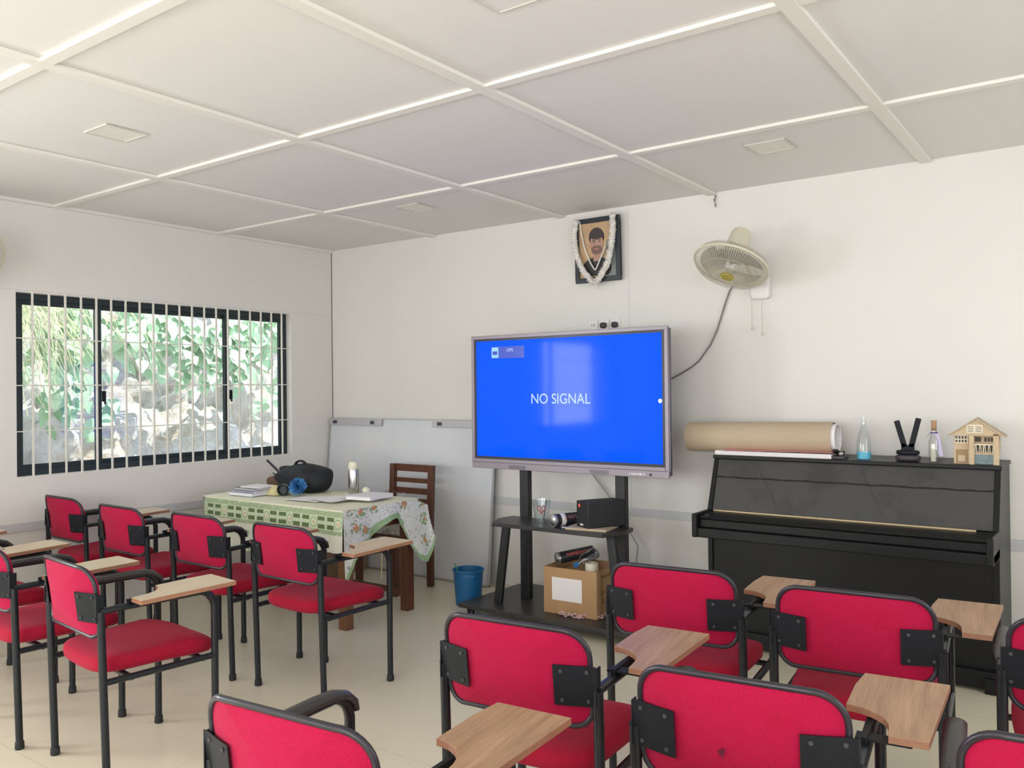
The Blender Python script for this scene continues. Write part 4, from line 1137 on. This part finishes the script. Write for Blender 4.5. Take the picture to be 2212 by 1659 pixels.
t = thing('metal_device', 'small black metal device under the right end of roll', 'device', (4.735, -.43, PZ))
M().box(-.035, .035, -.05, .05, 0, .018).build('base', 'plug', t, smooth=False, bevel=.003)
m = M(); m.bar((-.01, .04, .020), (-.01, -.06, .052), .03, .012); m.cyl((-.02, .02, .03), (.02, .02, .03), .012, 14); m.build('lever', 'black_metal', t, smooth=False, bevel=.002)
M().superq((.012, -.03, .030), (.016, .016, .012), 1, 1, 14, 8).build('knob', 'silver', t)
# soap bottle
t = thing('soap_bottle', 'clear bottle with a little blue liquid on piano', 'bottle', (4.862, -.42, PZ))
M().lathe([(.0375, .001), (.039, .01), (.040, .05), (.036, .11), (.026, .155), (.012, .185), (.010, .20)], (0, 0, 0), 30).build('bottle', 'clear', t)
M().lathe([(0, .002), (.036, .003), (.0375, .012), (.0378, .044), (0, .045)], (0, 0, 0), 30).build('blue_liquid', 'bluefluid', t)
m = M(); m.lathe([(.013, .195), (.013, .215), (.005, .220), (.005, .245)], (0, 0, 0), 16); m.bar((0, 0, .245), (-.03, -.01, .243), .009, .007); m.build('pump_cap', 'clear', t)
# V stand
t = thing('forked_stand', 'black V shaped holder on an oval base on piano', 'holder', (5.092, -.42, PZ))
M().superq((0, 0, .018), (.066, .045, .018), .5, 1, 32, 10).build('base', 'plug', t)
M().superq((0, 0, .048), (.060, .036, .014), .5, 1, 32, 10).build('upper_base', 'black_plate', t)
for s_, tx_ in ((-1, -.060), (1, .060)):
    m = M(); m.bar((s_ * .016, 0, .075), (s_ * .056, .0, .222 if s_ < 0 else .236), .028, .016, (1, 0, 0)); m.build('prong', 'black_plate', t, smooth=False, bevel=.003)
M().prism([(-.034, .045), (.034, .045), (.031, .10), (.010, .092), (0, .088), (-.010, .092), (-.031, .10)], -.008, .008, lambda u, v, h: (u, h, v)).build('web', 'black_plate', t, smooth=False)
# corked bottle
t = thing('corked_bottle', 'small glass bottle with a cork and purple ribbon on piano', 'bottle', (5.225, -.43, PZ))
M().lathe([(.026, 0), (.028, .004), (.028, .11), (.018, .145), (.0145, .16), (.0145, .185), (.016, .187)], (0, 0, 0), 26).build('bottle', 'glass', t)
M().lathe([(0, .17), (.0125, .17), (.0145, .225), (0, .226)], (0, 0, 0), 18).build('cork', 'cork', t)
M().lathe([(0, .004), (.014, .004), (.014, .10), (0, .102)], (-.004, 0, 0), 12).build('paper_scroll', 'paper_cream', t)
m = M(); m.tube([(.0165 * math.cos(a), .0165 * math.sin(a), .160) for a in [2 * PI * i / 16 for i in range(16)]], .0035, 6, closed=True); m.bar((-.016, -.01, .160), (-.032, -.012, .138), .012, .002); m.build('ribbon', 'purple', t)
m = M(); m.bar((.018, -.014, .155), (.036, -.012, .035), .020, .002, (1, 0, 0)); m.build('lilac_tag', 'lilac', t, smooth=False)
# model house
t = thing('model_house', 'small plywood model house with balcony on the piano', 'model house', (5.425, -.40, PZ), .04)
hw_, hd = .105, .07
m = M(); m.box(-hw_, -hw_ + .075, -hd + .03, hd, .0, .150); m.box(-.03, hw_, -hd + .045, hd, .055, .160); m.build('walls', ['ply'], t, smooth=False)
m = M(); m.box(-hw_ + .01, -.040, -hd + .028, -hd + .031, .004, .075); m.build('side_wall', 'plydark', t, smooth=False)
m = M(); m.box(-.085, -.050, -hd + .0265, -hd + .029, .012, .045); m.build('small_door', 'ply', t, smooth=False)
m = M(); m.box(-.03, -.008, -hd, -hd + .03, 0, .150); m.build('pillar', 'ply', t, smooth=False)
m = M(); m.box(.080, hw_, -hd, -hd + .03, 0, .160); m.build('pillar', 'ply', t, smooth=False)
m = M(); m.box(-.008, .080, -hd + .042, -hd + .045, .0, .055); m.build('lower_opening', 'paleblue', t, smooth=False)
m = M(); m.box(-.008, .080, -hd + .012, -hd + .042, .052, .060); m.build('balcony_floor', 'ply', t, smooth=False)
m = M()
for x0, x1, zz0, zz1 in ((-.006, .022, .116, .142), (.036, .048, .118, .140), (.052, .062, .118, .140), (.066, .076, .118, .140), (-.003, .026, .066, .100), (.034, .078, .066, .100)): m.box(x0, x1, -hd + .0435, -hd + .0450, zz0, zz1)
m.build('openings', 'hole', t, smooth=False)
m = M()
for i in range(9): xx = -.006 + i * .0102; m.bar((xx, -hd + .010, .060), (xx + .003 * (-1) ** i, -hd + .010, .103), .003, .003)
m.box(-.008, .080, -hd + .008, -hd + .013, .101, .107); m.build('balcony_rail', 'stick', t, smooth=False)
m = M(); m.box(-.100, -.038, -hd + .026, -hd + .030, .108, .152); wf = m.build('window_panel', 'stick', t, smooth=False)
m = M()
for i in range(4):
    for j in range(2): m.box(-.096 + i * .0145, -.087 + i * .0145, -hd + .0248, -hd + .0262, .113 + j * .019, .126 + j * .019)
m.build('window_holes', 'hole', wf, smooth=False)
m = M(); m.prism([(-.120, .152), (.125, .150), (.002, .235)], -hd, hd, lambda u, v, h: (u, h, v)); m.build('gable', 'ply', t, smooth=False)
m = M(); m.bar((-.132, 0, .148), (.002, 0, .240), .165, .006, (0, 1, 0)); m.bar((.136, 0, .145), (.002, 0, .240), .165, .006, (0, 1, 0)); m.build('roof', 'kraft', t, smooth=False)
m = M(); m.box(-.042, .034, -hd - .004, -hd, .165, .208); vf = m.build('gable_vent', 'stick', t, smooth=False)
m = M()
for a in (-.036, .001):
    for j in range(4): m.box(a, a + .027, -hd - .0052, -hd - .004, .172 + j * .008, .1745 + j * .008)
m.build('vent_slots', 'hole', vf, smooth=False)

for o in C.objects:
    if o not in before_piano: o['onpiano'] = 1
for o in [o for o in C.objects if o.parent is None]:
    n = o.name.split('.')[0]
    if n.startswith(('trim', 'window', 'ceiling_light', 'wall_fan', 'framed_portrait', 'flower_garland', 'wire_hook', 'wall_socket', 'white_cable')): remap(o, SW)
    elif n in ('floor', 'ceiling', 'whiteboard', 'earth_bank', 'climber_leaves', 'hanging_grass', 'power_cable') or n.startswith('wall_'): pass
    elif o.get('onpiano'): remap(o, SP)
    else: remap(o, SF)
for o in C.objects:
    if 'onpiano' in o: del o['onpiano']
# ---------------------------------------------------------------- camera
cam = bpy.data.cameras.new('Camera'); co = bpy.data.objects.new('Camera', cam); C.objects.link(co)
yaw, pitch, roll = .6267, .0055, -.0108
f = Vector((-math.sin(yaw) * math.cos(pitch), math.cos(yaw) * math.cos(pitch), math.sin(pitch)))
r = Vector((math.cos(yaw), math.sin(yaw), 0)); u = r.cross(f)
c_, s_ = math.cos(roll), math.sin(roll)
r2 = r * c_ + u * s_; u2 = -r * s_ + u * c_
co.matrix_world = Matrix.Translation(CN) @ Matrix((r2, u2, -f)).transposed().to_4x4()
cam.sensor_width = 36; cam.lens = 1809.86 / 2212 * 36; cam.clip_start = .05
sc.camera = co

# ---------------------------------------------------------------- light
w = bpy.data.worlds.new('World'); sc.world = w; w.use_nodes = True; nt = w.node_tree
bg = nt.nodes['Background']; bg.inputs[0].default_value = (.80, .90, 1.0, 1); bg.inputs[1].default_value = 1.6
def sun(d, e, ang=.01):
    l = bpy.data.lights.new('sun', 'SUN'); l.energy = e; l.angle = ang; l.color = (1, .96, .88)
    o = bpy.data.objects.new('sun', l); C.objects.link(o); o.rotation_euler = (-Vector(d)).to_track_quat('-Z', 'Y').to_euler(); return o
sun((.22, .30, 1), 5.6)
def win_light(name, loc, nrm, sx, sy, e, col):
    l = bpy.data.lights.new(name, 'AREA'); l.shape = 'RECTANGLE'; l.size = sx; l.size_y = sy; l.energy = e; l.color = col
    o = bpy.data.objects.new(name, l); C.objects.link(o); o.location = loc
    o.rotation_euler = Vector(nrm).to_track_quat('-Z', 'Z').to_euler(); return o
# daylight through the windows out of view
win_light('daylight_left', (-.12, (W2[0] + W2[1]) / 2, 1.54), (1, 0, 0), W2[1] - W2[0], 1.25, 265, (.97, .985, 1))
for i, (a, c, z0, z1) in enumerate(BW): win_light('daylight_back', ((a + c) / 2, YB - .05, 1.55), (0, 1, 0), c - a, 1.3, (45, 90)[i], (1, .985, .96))
for i, (a, c, z0, z1) in enumerate(RW): win_light('daylight_right', (XR + .05, (a + c) / 2, 1.55), (-1, 0, 0), c - a, 1.3, (28, 34)[i], (1, .985, .96))
win_light('daylight_window', (-.13, (W1[0] + W1[1]) / 2, 1.54), (1, 0, 0), W1[1] - W1[0] - .1, 1.15, .0, (.92, .96, 1)).hide_render = True
bpy.data.objects.remove(bpy.data.objects['daylight_window'])

sc.view_settings.view_transform = 'Standard'; sc.view_settings.look = 'None'; sc.view_settings.gamma = 1
sc.view_settings.exposure = 0.33; sc.view_settings.use_curve_mapping = False
